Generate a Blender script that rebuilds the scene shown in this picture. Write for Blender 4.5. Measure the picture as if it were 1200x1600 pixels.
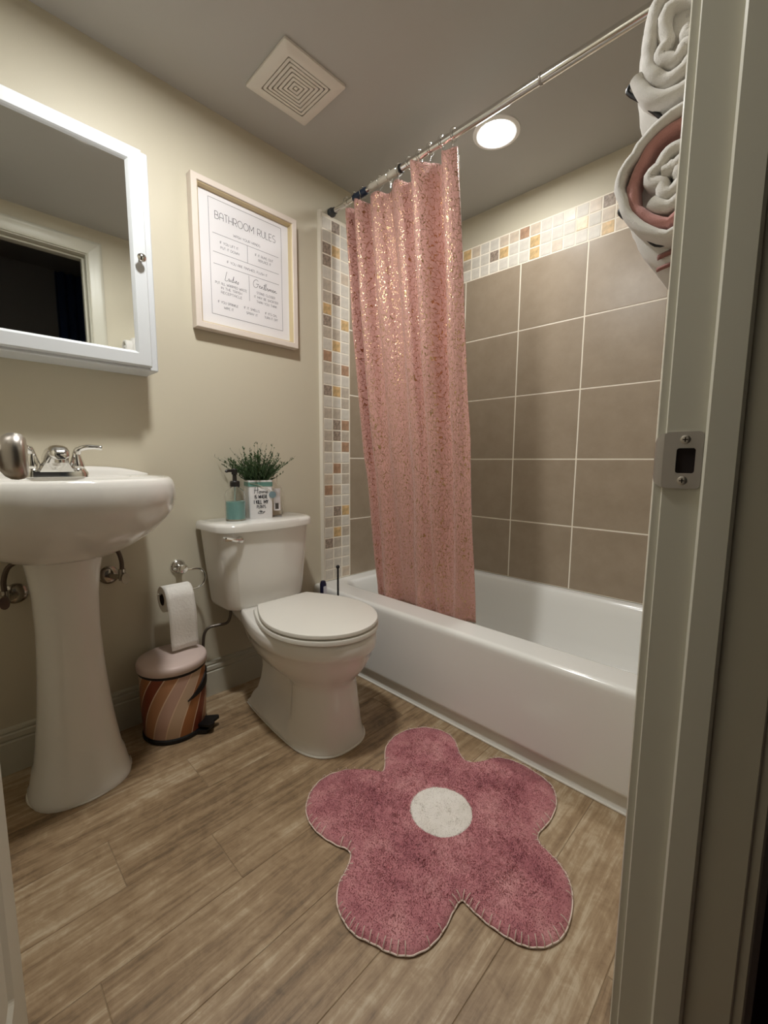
import bpy, math, random
import numpy as np
from mathutils import Vector, Matrix, noise

for o in list(bpy.data.objects):
    bpy.data.objects.remove(o, do_unlink=True)
scene = bpy.context.scene
COL = scene.collection
PI = math.pi
random.seed(11)

# ------------------------------------------------------------------ camera
cam_d = bpy.data.cameras.new('camera')
cam = bpy.data.objects.new('camera', cam_d)
COL.objects.link(cam)
cam_d.sensor_fit = 'VERTICAL'
cam_d.sensor_height = 36.0
cam_d.lens = 665.393 / 1600 * 36.0
cam_d.clip_start = 0.01
yaw, pitch, roll = map(math.radians, (-44.3531, -6.7342, 0.3641))
fw = Vector((math.sin(yaw) * math.cos(pitch), math.cos(yaw) * math.cos(pitch), math.sin(pitch)))
rt = fw.cross(Vector((0, 0, 1))).normalized()
up = rt.cross(fw)
r2 = math.cos(roll) * rt + math.sin(roll) * up
u2 = -math.sin(roll) * rt + math.cos(roll) * up
M = Matrix((r2, u2, -fw)).transposed().to_4x4()
M.translation = Vector((1.6375, -2.0009, 0.94))
cam.matrix_world = M
scene.camera = cam

# ------------------------------------------------------------------ world, exposure
w = bpy.data.worlds.new('world')
scene.world = w
w.use_nodes = True
w.node_tree.nodes['Background'].inputs['Color'].default_value = (0.9, 0.75, 0.6, 1)
w.node_tree.nodes['Background'].inputs['Strength'].default_value = 0.004
scene.view_settings.view_transform = 'Standard'
scene.view_settings.look = 'None'
scene.view_settings.exposure = 0.70
scene.view_settings.gamma = 1.0
scene.view_settings.use_curve_mapping = False
TUB_LAMP, SINK_LAMP = 84.0, 238.0      # lens radiance of the two recessed lamps
LAMP_COLOR = (0.985, 0.985, 0.965)

# ------------------------------------------------------------------ helpers
def lin(r, g, b):
    def f(c):
        c /= 255.0
        return c / 12.92 if c <= 0.04045 else ((c + 0.055) / 1.055) ** 2.4
    return (f(r), f(g), f(b), 1.0)

MATS = {}
def mat(name, col, rough=0.5, metal=0.0, bump=None, var=None, coat=0.0, sheen=0.0, trans=0.0, ior=1.45, emit=None, spec=0.5):
    """bump = (scale, strength, distance); var = (scale, amount)"""
    if name in MATS:
        return MATS[name]
    m = bpy.data.materials.new(name)
    m.use_nodes = True
    nt = m.node_tree
    b = nt.nodes['Principled BSDF']
    b.inputs['Base Color'].default_value = col
    b.inputs['Roughness'].default_value = rough
    b.inputs['Metallic'].default_value = metal
    b.inputs['Coat Weight'].default_value = coat
    b.inputs['Coat Roughness'].default_value = 0.05
    b.inputs['Sheen Weight'].default_value = sheen
    b.inputs['Transmission Weight'].default_value = trans
    b.inputs['IOR'].default_value = ior
    b.inputs['Specular IOR Level'].default_value = spec
    if emit:
        b.inputs['Emission Color'].default_value = (*emit[0], 1)
        b.inputs['Emission Strength'].default_value = emit[1]
    if bump or var:
        tc = nt.nodes.new('ShaderNodeTexCoord')
    if var:
        n = nt.nodes.new('ShaderNodeTexNoise')
        n.inputs['Scale'].default_value = var[0]
        n.inputs['Detail'].default_value = 5
        nt.links.new(tc.outputs['Object'], n.inputs['Vector'])
        r = nt.nodes.new('ShaderNodeMapRange')
        r.inputs['From Min'].default_value = 0.3
        r.inputs['From Max'].default_value = 0.7
        r.inputs['To Min'].default_value = 1 - var[1]
        r.inputs['To Max'].default_value = 1 + var[1]
        nt.links.new(n.outputs['Fac'], r.inputs['Value'])
        mx = nt.nodes.new('ShaderNodeVectorMath')
        mx.operation = 'SCALE'
        mx.inputs[0].default_value = col[:3]
        nt.links.new(r.outputs['Result'], mx.inputs['Scale'])
        nt.links.new(mx.outputs['Vector'], b.inputs['Base Color'])
    if bump:
        n2 = nt.nodes.new('ShaderNodeTexNoise')
        n2.inputs['Scale'].default_value = bump[0]
        n2.inputs['Detail'].default_value = 3
        nt.links.new(tc.outputs['Object'], n2.inputs['Vector'])
        bp = nt.nodes.new('ShaderNodeBump')
        bp.inputs['Strength'].default_value = bump[1]
        bp.inputs['Distance'].default_value = bump[2]
        nt.links.new(n2.outputs['Fac'], bp.inputs['Height'])
        nt.links.new(bp.outputs['Normal'], b.inputs['Normal'])
    MATS[name] = m
    return m

ORG = {}
class MB:
    def __init__(s):
        s.v = []; s.f = []
    def add(s, vs, fs):
        k = len(s.v)
        s.v += [tuple(p) for p in vs]
        s.f += [tuple(i + k for i in f) for f in fs]
        return s
    def box(s, x0, x1, y0, y1, z0, z1, bev=0.0):
        if bev <= 0:
            vs = [(x, y, z) for x in (x0, x1) for y in (y0, y1) for z in (z0, z1)]
            return s.add(vs, [(0, 1, 3, 2), (4, 6, 7, 5), (0, 4, 5, 1), (2, 3, 7, 6), (0, 2, 6, 4), (1, 5, 7, 3)])
        # chamfered box: each corner becomes 3 vertices
        vs = []; idx = {}
        X, Y, Z = (x0, x1), (y0, y1), (z0, z1)
        for i in (0, 1):
            for j in (0, 1):
                for k in (0, 1):
                    sx, sy, sz = (1 - 2 * i) * bev, (1 - 2 * j) * bev, (1 - 2 * k) * bev
                    for a, p in enumerate(((X[i], Y[j] + sy, Z[k] + sz), (X[i] + sx, Y[j], Z[k] + sz), (X[i] + sx, Y[j] + sy, Z[k]))):
                        idx[i, j, k, a] = len(vs); vs.append(p)
        fs = []
        for i in (0, 1):
            q = [idx[i, 0, 0, 0], idx[i, 1, 0, 0], idx[i, 1, 1, 0], idx[i, 0, 1, 0]]
            fs.append(q if i else q[::-1])
            q = [idx[0, i, 0, 1], idx[0, i, 1, 1], idx[1, i, 1, 1], idx[1, i, 0, 1]]
            fs.append(q if i else q[::-1])
            q = [idx[0, 0, i, 2], idx[1, 0, i, 2], idx[1, 1, i, 2], idx[0, 1, i, 2]]
            fs.append(q if i else q[::-1])
        for j in (0, 1):
            for k in (0, 1):
                fs.append((idx[0, j, k, 1], idx[1, j, k, 1], idx[1, j, k, 2], idx[0, j, k, 2]))
                fs.append((idx[j, 0, k, 0], idx[j, 1, k, 0], idx[j, 1, k, 2], idx[j, 0, k, 2]))
                fs.append((idx[j, k, 0, 0], idx[j, k, 1, 0], idx[j, k, 1, 1], idx[j, k, 0, 1]))
        for i in (0, 1):
            for j in (0, 1):
                for k in (0, 1):
                    fs.append((idx[i, j, k, 0], idx[i, j, k, 1], idx[i, j, k, 2]))
        return s.add(vs, fs)
    def loft(s, rings, cap0=True, cap1=True, closed=True):
        n = len(rings[0]); vs = [p for r in rings for p in r]; fs = []
        for i in range(len(rings) - 1):
            for j in range(n if closed else n - 1):
                a = i * n + j; b = i * n + (j + 1) % n
                fs.append((a, b, b + n, a + n))
        if cap0: fs.append(tuple(range(n))[::-1])
        if cap1: fs.append(tuple(range((len(rings) - 1) * n, len(rings) * n)))
        return s.add(vs, fs)
    def tube(s, pts, r, n=10, cap=True, closed=False):
        pts = [Vector(p) for p in pts]; m = len(pts)
        rr = r if isinstance(r, (list, tuple)) else [r] * m
        rings = []; prev = None
        for i, p in enumerate(pts):
            if closed:
                t = pts[(i + 1) % m] - pts[i - 1]
            else:
                t = pts[min(i + 1, m - 1)] - pts[max(i - 1, 0)]
            t.normalize()
            if prev is None:
                a = Vector((0, 0, 1)) if abs(t.z) < 0.9 else Vector((1, 0, 0))
                nrm = t.cross(a).normalized()
            else:
                nrm = (prev - t * prev.dot(t)).normalized()
            prev = nrm; bn = t.cross(nrm)
            rings.append([p + rr[i] * (math.cos(2 * PI * k / n) * nrm + math.sin(2 * PI * k / n) * bn) for k in range(n)])
        if closed:
            rings.append(rings[0])
            return s.loft(rings, False, False)
        return s.loft(rings, cap, cap)
    def lathe(s, prof, c=(0, 0, 0), axis='z', n=32, sx=1.0, sy=1.0):
        """prof: list of (r, h) along axis, closed by caps"""
        rings = []
        for r, h in prof:
            ring = []
            for k in range(n):
                a = 2 * PI * k / n
                p, q = r * math.cos(a) * sx, r * math.sin(a) * sy
                if axis == 'z': ring.append((c[0] + p, c[1] + q, c[2] + h))
                elif axis == 'x': ring.append((c[0] + h, c[1] + p, c[2] + q))
                else: ring.append((c[0] + q, c[1] + h, c[2] + p))
            rings.append(ring)
        return s.loft(rings)

def build(name, mb, m, parent=None, smooth=35, origin=None, solid=None):
    v = np.array(mb.v, dtype=float)
    c = v.mean(0) if origin is None else np.array(origin, dtype=float)
    if origin is None and parent is None:
        c[2] = v[:, 2].min()
    me = bpy.data.meshes.new(name)
    me.from_pydata([tuple(p) for p in (v - c)], [], mb.f)
    me.validate()
    import bmesh
    bm = bmesh.new(); bm.from_mesh(me)
    bmesh.ops.recalc_face_normals(bm, faces=bm.faces)
    bm.to_mesh(me); bm.free()
    if smooth:
        me.shade_smooth()
        me.set_sharp_from_angle(angle=math.radians(smooth))
    if m: me.materials.append(m)
    o = bpy.data.objects.new(name, me)
    COL.objects.link(o)
    if parent is not None:
        o.parent = parent
        o.location = Vector(c) - ORG[parent.name]
    else:
        o.location = Vector(c)
    ORG[o.name] = Vector(c)
    if solid:
        md = o.modifiers.new('thickness', 'SOLIDIFY'); md.thickness = solid; md.offset = 0
    return o

def empty(name, loc, rz=0.0, local=False):
    e = bpy.data.objects.new(name, None)
    COL.objects.link(e)
    e.location = loc; e.rotation_euler = (0, 0, rz)
    e.empty_display_size = 0.05
    ORG[e.name] = Vector((0, 0, 0)) if local else Vector(loc)
    return e

def tag(o, label=None, cat=None, group=None, kind=None):
    if label: o['label'] = label
    if cat: o['category'] = cat
    if group: o['group'] = group
    if kind: o['kind'] = kind
    return o

def spline(pts, n=6, closed=False):
    """Catmull-Rom through the points"""
    P = [np.array(p, dtype=float) for p in pts]; m = len(P); out = []
    for i in range(m if closed else m - 1):
        if closed:
            a, b, c, d = P[i - 1], P[i], P[(i + 1) % m], P[(i + 2) % m]
        else:
            a, b, c, d = P[max(i - 1, 0)], P[i], P[i + 1], P[min(i + 2, m - 1)]
        for k in range(n):
            t = k / n
            out.append(0.5 * ((2 * b) + (-a + c) * t + (2 * a - 5 * b + 4 * c - d) * t * t + (-a + 3 * b - 3 * c + d) * t ** 3))
    if not closed: out.append(P[-1])
    return [tuple(p) for p in out]

def rrect(x0, x1, y0, y1, r, n=6):
    """rounded rectangle outline"""
    pts = []
    for cx, cy, a0 in ((x1 - r, y1 - r, 0), (x0 + r, y1 - r, 90), (x0 + r, y0 + r, 180), (x1 - r, y0 + r, 270)):
        for k in range(n + 1):
            a = math.radians(a0 + 90 * k / n)
            pts.append((cx + r * math.cos(a), cy + r * math.sin(a)))
    return pts

def share(mesh_obj, name, loc, parent, scale=None):
    """another object that shares the mesh data of mesh_obj"""
    o = bpy.data.objects.new(name, mesh_obj)
    COL.objects.link(o)
    o.parent = parent
    o.location = Vector(loc) - ORG[parent.name]
    if scale: o.scale = scale
    return o

def chip_mesh(name, a, b, t, bev, m):
    """a bevelled tile lying in its local xy plane: a x b, thickness t upward"""
    me = bpy.data.meshes.new(name)
    vs = []
    for z, i in ((0, 0), (t - bev, 0), (t, bev)):
        vs += [(-a / 2 + i, -b / 2 + i, z), (a / 2 - i, -b / 2 + i, z), (a / 2 - i, b / 2 - i, z), (-a / 2 + i, b / 2 - i, z)]
    fs = [(8, 9, 10, 11)]
    for k in (0, 4):
        for j in range(4):
            fs.append((k + j, k + (j + 1) % 4, k + 4 + (j + 1) % 4, k + 4 + j))
    me.from_pydata(vs, [], fs)
    me.materials.append(m)
    return me

# ------------------------------------------------------------------ materials
M_WALL = mat('beige_wall_paint', lin(206, 198, 177), 0.5, bump=(320, 0.12, 0.002))
M_CEIL = mat('ceiling_paint', lin(184, 182, 177), 0.8, bump=(260, 0.1, 0.002))
M_TRIM = mat('white_trim_paint', lin(202, 198, 182), 0.35, bump=(40, 0.05, 0.003))
M_PORC = mat('white_porcelain', lin(234, 231, 224), 0.12, coat=0.4)
M_TUB = mat('white_enamel', lin(236, 235, 230), 0.18, coat=0.3)
M_SEAT = mat('white_plastic_seat', lin(232, 229, 220), 0.25)
M_CAB = mat('white_lacquer', lin(212, 215, 217), 0.4)
M_CHROME = mat('chrome', (0.78, 0.77, 0.75, 1), 0.12, 1.0)
M_NICKEL = mat('brushed_nickel', (0.50, 0.46, 0.41, 1), 0.32, 1.0, bump=(900, 0.08, 0.0005))
M_STRIKE = mat('satin_nickel', (0.46, 0.43, 0.40, 1), 0.42, 1.0)
M_BLACK = mat('black_plastic', (0.006, 0.006, 0.007, 1), 0.4)
M_DARKHOLE = mat('dark_hole', (0.012, 0.006, 0.005, 1), 0.9)
M_RUBBER = mat('grey_rubber', (0.045, 0.05, 0.055, 1), 0.5)
M_GROUT = mat('pale_grout', lin(246, 238, 222), 0.85)
M_MIRROR = mat('mirror_glass', (0.86, 0.88, 0.87, 1), 0.015, 1.0)
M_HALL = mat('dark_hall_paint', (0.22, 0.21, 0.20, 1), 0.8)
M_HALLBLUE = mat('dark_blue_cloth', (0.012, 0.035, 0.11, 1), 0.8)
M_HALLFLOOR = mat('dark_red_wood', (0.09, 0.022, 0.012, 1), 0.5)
M_TOWEL = mat('white_terry', lin(222, 218, 212), 0.95, bump=(700, 0.6, 0.002), sheen=0.3)
M_TOWELPINK = mat('pink_terry', lin(196, 142, 136), 0.95, bump=(700, 0.6, 0.002), sheen=0.3)
M_TOWELSTRIPE = mat('rose_stripe', lin(150, 104, 98), 0.95, bump=(700, 0.6, 0.002), sheen=0.2)
M_PAPER = mat('white_paper', lin(232, 229, 230), 0.6)
M_INK = mat('grey_ink', lin(110, 108, 112), 0.7)
M_INKDARK = mat('black_ink', lin(60, 60, 64), 0.7)
M_TISSUE = mat('tissue_paper', lin(236, 233, 226), 0.95, bump=(140, 0.5, 0.003))
M_CARD = mat('cardboard_core', lin(70, 55, 45), 0.9)
M_GLASS = mat('clear_glass', (0.99, 1.0, 1.0, 1), 0.02, trans=1.0, ior=1.22)
M_SOAP = mat('teal_soap', lin(158, 210, 205), 0.2, trans=0.2, ior=1.33)

def tile_mat():
    m = mat('taupe_stone_tile', lin(176, 157, 134), 0.33, bump=(60, 0.10, 0.003))
    nt = m.node_tree; b = nt.nodes['Principled BSDF']
    tc = nt.nodes.new('ShaderNodeTexCoord'); oi = nt.nodes.new('ShaderNodeObjectInfo')
    ad = nt.nodes.new('ShaderNodeVectorMath'); ad.operation = 'MULTIPLY_ADD'
    sc = nt.nodes.new('ShaderNodeVectorMath'); sc.operation = 'SCALE'
    sc.inputs[0].default_value = (17, 31, 23); nt.links.new(oi.outputs['Random'], sc.inputs['Scale'])
    ad.inputs[1].default_value = (1, 1, 1)
    nt.links.new(tc.outputs['Object'], ad.inputs[0]); nt.links.new(sc.outputs['Vector'], ad.inputs[2])
    n1 = nt.nodes.new('ShaderNodeTexNoise'); n1.inputs['Scale'].default_value = 9; n1.inputs['Detail'].default_value = 8; n1.inputs['Roughness'].default_value = 0.65
    nt.links.new(ad.outputs['Vector'], n1.inputs['Vector'])
    cr = nt.nodes.new('ShaderNodeValToRGB')
    cr.color_ramp.elements[0].position = 0.2; cr.color_ramp.elements[0].color = lin(152, 136, 116)
    cr.color_ramp.elements[1].position = 0.85; cr.color_ramp.elements[1].color = lin(172, 156, 136)
    nt.links.new(n1.outputs['Fac'], cr.inputs['Fac']); nt.links.new(cr.outputs['Color'], b.inputs['Base Color'])
    return m
M_TILE = tile_mat()

MOS = {
    'L': mat('mosaic_cream', lin(212, 205, 193), 0.5, bump=(90, 0.3, 0.003), var=(45, 0.07)),
    'T': mat('mosaic_tan', lin(206, 190, 170), 0.35, bump=(90, 0.3, 0.003), var=(40, 0.14)),
    'M': mat('mosaic_grey_brown', lin(190, 178, 162), 0.4, bump=(110, 0.4, 0.003), var=(60, 0.15)),
    'D': mat('mosaic_dark_brown', lin(156, 140, 126), 0.4, bump=(110, 0.4, 0.003), var=(110, 0.45)),
    'O': mat('mosaic_ochre', lin(206, 174, 126), 0.35, bump=(90, 0.3, 0.003), var=(55, 0.28)),
    'R': mat('mosaic_rust', lin(172, 138, 112), 0.4, bump=(110, 0.4, 0.003), var=(70, 0.28)),
}

def wood_mat():
    m = bpy.data.materials.new('weathered_oak_plank'); m.use_nodes = True
    nt = m.node_tree; b = nt.nodes['Principled BSDF']; b.inputs['Roughness'].default_value = 0.42
    N = nt.nodes.new; Lk = nt.links.new
    tc = N('ShaderNodeTexCoord'); oi = N('ShaderNodeObjectInfo')
    sc = N('ShaderNodeVectorMath'); sc.operation = 'SCALE'; sc.inputs[0].default_value = (13.7, 29.3, 7.1)
    Lk(oi.outputs['Random'], sc.inputs['Scale'])
    ad = N('ShaderNodeVectorMath'); ad.operation = 'ADD'
    Lk(tc.outputs['Object'], ad.inputs[0]); Lk(sc.outputs['Vector'], ad.inputs[1])
    def nz(scale, det, rough, mp):
        k = N('ShaderNodeMapping'); k.inputs['Scale'].default_value = mp
        Lk(ad.outputs['Vector'], k.inputs['Vector'])
        n = N('ShaderNodeTexNoise'); n.inputs['Scale'].default_value = scale; n.inputs['Detail'].default_value = det; n.inputs['Roughness'].default_value = rough
        n.inputs['Distortion'].default_value = 0.6
        Lk(k.outputs['Vector'], n.inputs['Vector'])
        return n
    g1 = nz(1.0, 8, 0.65, (42, 2.6, 1))       # long grain
    g2 = nz(1.0, 6, 0.6, (150, 9, 1))         # fine grain
    g3 = nz(1.0, 4, 0.55, (9, 4.5, 1))        # cloudy wear
    g4 = nz(1.0, 6, 0.72, (26, 22, 1))         # cross scuffs
    cr = N('ShaderNodeValToRGB'); e = cr.color_ramp.elements
    e[0].position = 0.30; e[0].color = lin(114, 94, 71)
    e[1].position = 0.72; e[1].color = lin(198, 180, 152)
    k = e.new(0.46); k.color = lin(152, 127, 97)
    k = e.new(0.58); k.color = lin(171, 147, 116)
    def mth(op, a, bv):
        q = N('ShaderNodeMath'); q.operation = op
        for i, s in enumerate((a, bv)):
            if isinstance(s, (int, float)): q.inputs[i].default_value = s
            else: Lk(s, q.inputs[i])
        return q.outputs[0]
    t = mth('MULTIPLY', g1.outputs['Fac'], 0.52)
    t = mth('ADD', t, mth('MULTIPLY', g2.outputs['Fac'], 0.20))
    t = mth('ADD', t, mth('MULTIPLY', g3.outputs['Fac'], 0.30))
    t = mth('ADD', t, mth('MULTIPLY', g4.outputs['Fac'], 0.30))
    t = mth('ADD', t, mth('MULTIPLY', mth('SUBTRACT', oi.outputs['Random'], 0.5), 0.10))
    t = mth('SUBTRACT', t, 0.135)
    t = mth('ADD', mth('MULTIPLY', mth('SUBTRACT', t, 0.5), 1.55), 0.5)
    Lk(t, cr.inputs['Fac']); Lk(cr.outputs['Color'], b.inputs['Base Color'])
    bp = N('ShaderNodeBump'); bp.inputs['Strength'].default_value = 0.25; bp.inputs['Distance'].default_value = 0.002
    Lk(t, bp.inputs['Height']); Lk(bp.outputs['Normal'], b.inputs['Normal'])
    return m
M_WOOD = wood_mat()

def curtain_mat():
    m = bpy.data.materials.new('pink_foil_crackle_fabric'); m.use_nodes = True
    nt = m.node_tree; b = nt.nodes['Principled BSDF']
    N = nt.nodes.new; Lk = nt.links.new
    uv = N('ShaderNodeUVMap')
    n0 = N('ShaderNodeTexNoise'); n0.inputs['Scale'].default_value = 45; n0.inputs['Detail'].default_value = 2
    Lk(uv.outputs['UV'], n0.inputs['Vector'])
    mx = N('ShaderNodeVectorMath'); mx.operation = 'MULTIPLY_ADD'
    mx.inputs[1].default_value = (0.03, 0.03, 0)
    Lk(n0.outputs['Color'], mx.inputs[0]); Lk(uv.outputs['UV'], mx.inputs[2])
    v = N('ShaderNodeTexVoronoi'); v.feature = 'DISTANCE_TO_EDGE'; v.inputs['Scale'].default_value = 58
    Lk(mx.outputs['Vector'], v.inputs['Vector'])
    s3 = N('ShaderNodeMath'); s3.operation = 'LESS_THAN'; s3.inputs[1].default_value = 0.045; Lk(v.outputs['Distance'], s3.inputs[0])
    n1 = N('ShaderNodeTexNoise'); n1.inputs['Scale'].default_value = 60; Lk(uv.outputs['UV'], n1.inputs['Vector'])
    s4 = N('ShaderNodeMath'); s4.operation = 'GREATER_THAN'; s4.inputs[1].default_value = 0.44; Lk(n1.outputs['Fac'], s4.inputs[0])
    s5 = N('ShaderNodeMath'); s5.operation = 'MULTIPLY'; Lk(s3.outputs[0], s5.inputs[0]); Lk(s4.outputs[0], s5.inputs[1])
    c = N('ShaderNodeMix'); c.data_type = 'RGBA'
    c.inputs['A'].default_value = lin(200, 150, 139); c.inputs['B'].default_value = (0.68, 0.45, 0.25, 1)
    Lk(s5.outputs[0], c.inputs['Factor']); Lk(c.outputs['Result'], b.inputs['Base Color'])
    Lk(s5.outputs[0], b.inputs['Metallic'])
    r = N('ShaderNodeMapRange'); r.inputs['To Min'].default_value = 0.55; r.inputs['To Max'].default_value = 0.22
    Lk(s5.outputs[0], r.inputs['Value']); Lk(r.outputs['Result'], b.inputs['Roughness'])
    b.inputs['Sheen Weight'].default_value = 0.2
    n2 = N('ShaderNodeTexNoise'); n2.inputs['Scale'].default_value = 70; n2.inputs['Detail'].default_value = 3
    Lk(uv.outputs['UV'], n2.inputs['Vector'])
    sm = N('ShaderNodeMath'); sm.operation = 'MULTIPLY_ADD'; sm.inputs[1].default_value = 0.35
    Lk(s5.outputs[0], sm.inputs[0]); Lk(n2.outputs['Fac'], sm.inputs[2])
    bp = N('ShaderNodeBump'); bp.inputs['Strength'].default_value = 0.75; bp.inputs['Distance'].default_value = 0.006
    Lk(sm.outputs[0], bp.inputs['Height']); Lk(bp.outputs['Normal'], b.inputs['Normal'])
    return m
M_CURTAIN = curtain_mat()
M_LINER = mat('frosted_liner', lin(238, 232, 222), 0.25, trans=0.25)

def bin_mat():
    """slanted stripes printed around the bin: bands in angle + height"""
    m = bpy.data.materials.new('striped_bin_print'); m.use_nodes = True
    nt = m.node_tree; b = nt.nodes['Principled BSDF']; b.inputs['Roughness'].default_value = 0.35
    N = nt.nodes.new; Lk = nt.links.new
    tc = N('ShaderNodeTexCoord'); sp = N('ShaderNodeSeparateXYZ'); Lk(tc.outputs['Object'], sp.inputs[0])
    def mth(op, a, bv=0.0):
        q = N('ShaderNodeMath'); q.operation = op
        for i, s in enumerate((a, bv)):
            if isinstance(s, (int, float)): q.inputs[i].default_value = s
            else: Lk(s, q.inputs[i])
        return q.outputs[0]
    ang = mth('ARCTAN2', sp.outputs['Y'], sp.outputs['X'])
    z = sp.outputs['Z']
    t = mth('ADD', mth('MULTIPLY', ang, 1 / (2 * PI)), mth('MULTIPLY', z, -0.25))
    t = mth('ADD', t, mth('MULTIPLY', mth('MULTIPLY', z, z), -1.8))
    t = mth('MULTIPLY', mth('ADD', t, 1.045), 15.0)
    fr = mth('FRACT', t); ix = mth('MODULO', mth('FLOOR', t), 5.0)
    cr = N('ShaderNodeValToRGB'); cr.color_ramp.interpolation = 'CONSTANT'
    cols = [lin(172, 113, 70), lin(134, 66, 46), lin(186, 136, 101), lin(200, 164, 148), lin(206, 178, 152)]
    e = cr.color_ramp.elements; e[0].color = cols[0]; e[0].position = 0
    e[1].position = 0.19; e[1].color = cols[1]
    for i in (2, 3, 4):
        k = e.new(0.2 * i - 0.01); k.color = cols[i]
    Lk(mth('DIVIDE', ix, 5.0), cr.inputs['Fac'])
    line = mth('LESS_THAN', fr, 0.10)
    c = N('ShaderNodeMix'); c.data_type = 'RGBA'
    Lk(line, c.inputs['Factor']); Lk(cr.outputs['Color'], c.inputs['A']); c.inputs['B'].default_value = lin(226, 200, 176)
    Lk(c.outputs['Result'], b.inputs['Base Color'])
    return m
M_BIN = bin_mat()

# ------------------------------------------------------------------ setting
H = 2.197
XR = 1.513          # door wall, bathroom face
YF = -2.32         # wall behind the door
WT = 0.12          # door wall thickness
YJ = -1.38         # latch jamb face
YH = -2.10         # hinge jamb face
HEAD = 2.05

# floor with plank children
fl = build('floor', MB().box(-0.1, XR + WT, YF - 0.1, 0.1, -0.06, -0.0012), mat('dark_joint', lin(150, 130, 104), 0.9), smooth=0)
tag(fl, kind='structure')
PW = 0.1625
PL = 0.915
plank_cache = {}
xs = [0.322 + PW * k for k in range(-2, 8)]
ends = {0.484: -1.795, 0.647: -1.605}
off = {-2: 0.33, -1: 0.71, 0: 0.15, 1: None, 2: None, 3: 0.52, 4: 0.05, 5: 0.66, 6: 0.27, 7: 0.8}
for k in range(-2, 8):
    x0 = 0.322 + PW * k; x1 = min(x0 + PW, XR + WT); x0c = max(x0, -0.0)
    if k == 1: y = -1.795 - PL
    elif k == 2: y = -1.605 - PL
    else: y = YF - PL * off[k]
    while y < 0.0:
        a = max(y, YF); b_ = min(y + PL, 0.0)
        if b_ - a > 0.03 and a < -0.70 and x1 - x0c > 0.01:
            key = (round(x1 - x0c, 4), round(b_ - a, 4))
            if key not in plank_cache:
                plank_cache[key] = chip_mesh('plank', key[0] - 0.0016, key[1] - 0.0016, 0.008, 0.0008, M_WOOD)
            share(plank_cache[key], 'plank', ((x0c + x1) / 2, (a + b_) / 2, -0.008), fl)
        y += PL

# ceiling, painted walls
tag(build('ceiling', MB().box(-0.1, XR + WT, YF - 0.1, 0.1, H, H + 0.08), M_CEIL, smooth=0), kind='structure')
wl = tag(build('wall_left', MB().box(-0.1, 0.0, YF, 0.0, 0, H), M_WALL, smooth=0), kind='structure')
wb = tag(build('wall_back', MB().box(-0.1, XR + WT, 0.0, 0.1, 0, H), M_WALL, smooth=0), kind='structure')
tag(build('wall_front', MB().box(-0.1, XR, YF - 0.1, YF, 0, H), M_WALL, smooth=0), kind='structure')
wr = MB().box(XR, XR + WT, YJ + 0.018, 0.0, 0, H)
wr.box(XR, XR + WT, YF - 0.1, YH - 0.018, 0, H).box(XR, XR + WT, YH - 0.018, YJ + 0.018, HEAD + 0.018, H)
wr = tag(build('wall_right', wr, M_WALL, smooth=0), kind='structure')

# hall behind the doorway
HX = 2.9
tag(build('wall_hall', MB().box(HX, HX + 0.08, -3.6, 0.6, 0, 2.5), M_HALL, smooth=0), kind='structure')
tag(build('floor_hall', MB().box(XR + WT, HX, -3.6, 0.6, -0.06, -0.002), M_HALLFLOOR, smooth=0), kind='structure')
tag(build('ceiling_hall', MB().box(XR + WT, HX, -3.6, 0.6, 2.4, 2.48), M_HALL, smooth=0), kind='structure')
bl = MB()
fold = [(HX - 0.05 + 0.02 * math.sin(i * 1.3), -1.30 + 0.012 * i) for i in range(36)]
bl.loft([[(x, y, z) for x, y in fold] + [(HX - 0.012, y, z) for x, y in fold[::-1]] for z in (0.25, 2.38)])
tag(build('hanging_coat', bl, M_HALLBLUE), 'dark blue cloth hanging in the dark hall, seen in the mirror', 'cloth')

# ---- tile surround
T0, TS = 0.2854, 0.308           # first vertical joint, tile pitch
ROWZ = [0.3545, 0.649, 0.957, 1.265, 1.573, 1.881]
MP = 0.0528
cache = {}
def wall_tile(parent, plane, a0, a1, z0, z1, t=0.007, m=M_TILE, name='tile', g=0.0056, bev=0.0012):
    """plane 'x0' = left wall facing +x, 'y0' = back wall facing -y, 'x1' = door wall facing -x; a = coordinate along the wall"""
    w_, h_ = round(a1 - a0 - g, 4), round(z1 - z0 - g, 4)
    key = (w_, h_, t, m.name)
    if key not in cache:
        cache[key] = chip_mesh(name, w_, h_, t, bev, m)
    o = share(cache[key], name, (0, 0, 0), parent)
    c, zz = (a0 + a1) / 2, (z0 + z1) / 2
    if plane == 'y0':
        o.location = Vector((c, -0.004, zz)) - ORG[parent.name]; o.rotation_euler = (PI / 2, 0, 0)
    elif plane == 'x0':
        o.location = Vector((0.004, c, zz)) - ORG[parent.name]; o.rotation_euler = (PI / 2, 0, PI / 2)
    else:
        o.location = Vector((XR - 0.004, c, zz)) - ORG[parent.name]; o.rotation_euler = (PI / 2, 0, -PI / 2)
    return o
ZT = 2.0395
YM0, YM1 = -0.745, -0.586         # vertical mosaic strip on the left wall
build('grout_bed', MB().box(0, XR, -0.0098, 0, 0.354, ZT + 0.002), M_GROUT, wb, smooth=0)
build('grout_bed', MB().box(0, 0.0098, YM0 - 0.002, -0.0098, 0.354, ZT + 0.002), M_GROUT, wl, smooth=0)
build('grout_bed', MB().box(XR - 0.0098, XR, YM0 - 0.002, -0.0098, 0.354, ZT + 0.002), M_GROUT, wr, smooth=0)
cols = [0.009] + [T0 + TS * i for i in range(5)]
cols[-1] = XR - 0.009
for i in range(len(cols) - 1):
    for j in range(5):
        wall_tile(wb, 'y0', cols[i], cols[i + 1], ROWZ[j], ROWZ[j + 1])
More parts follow.
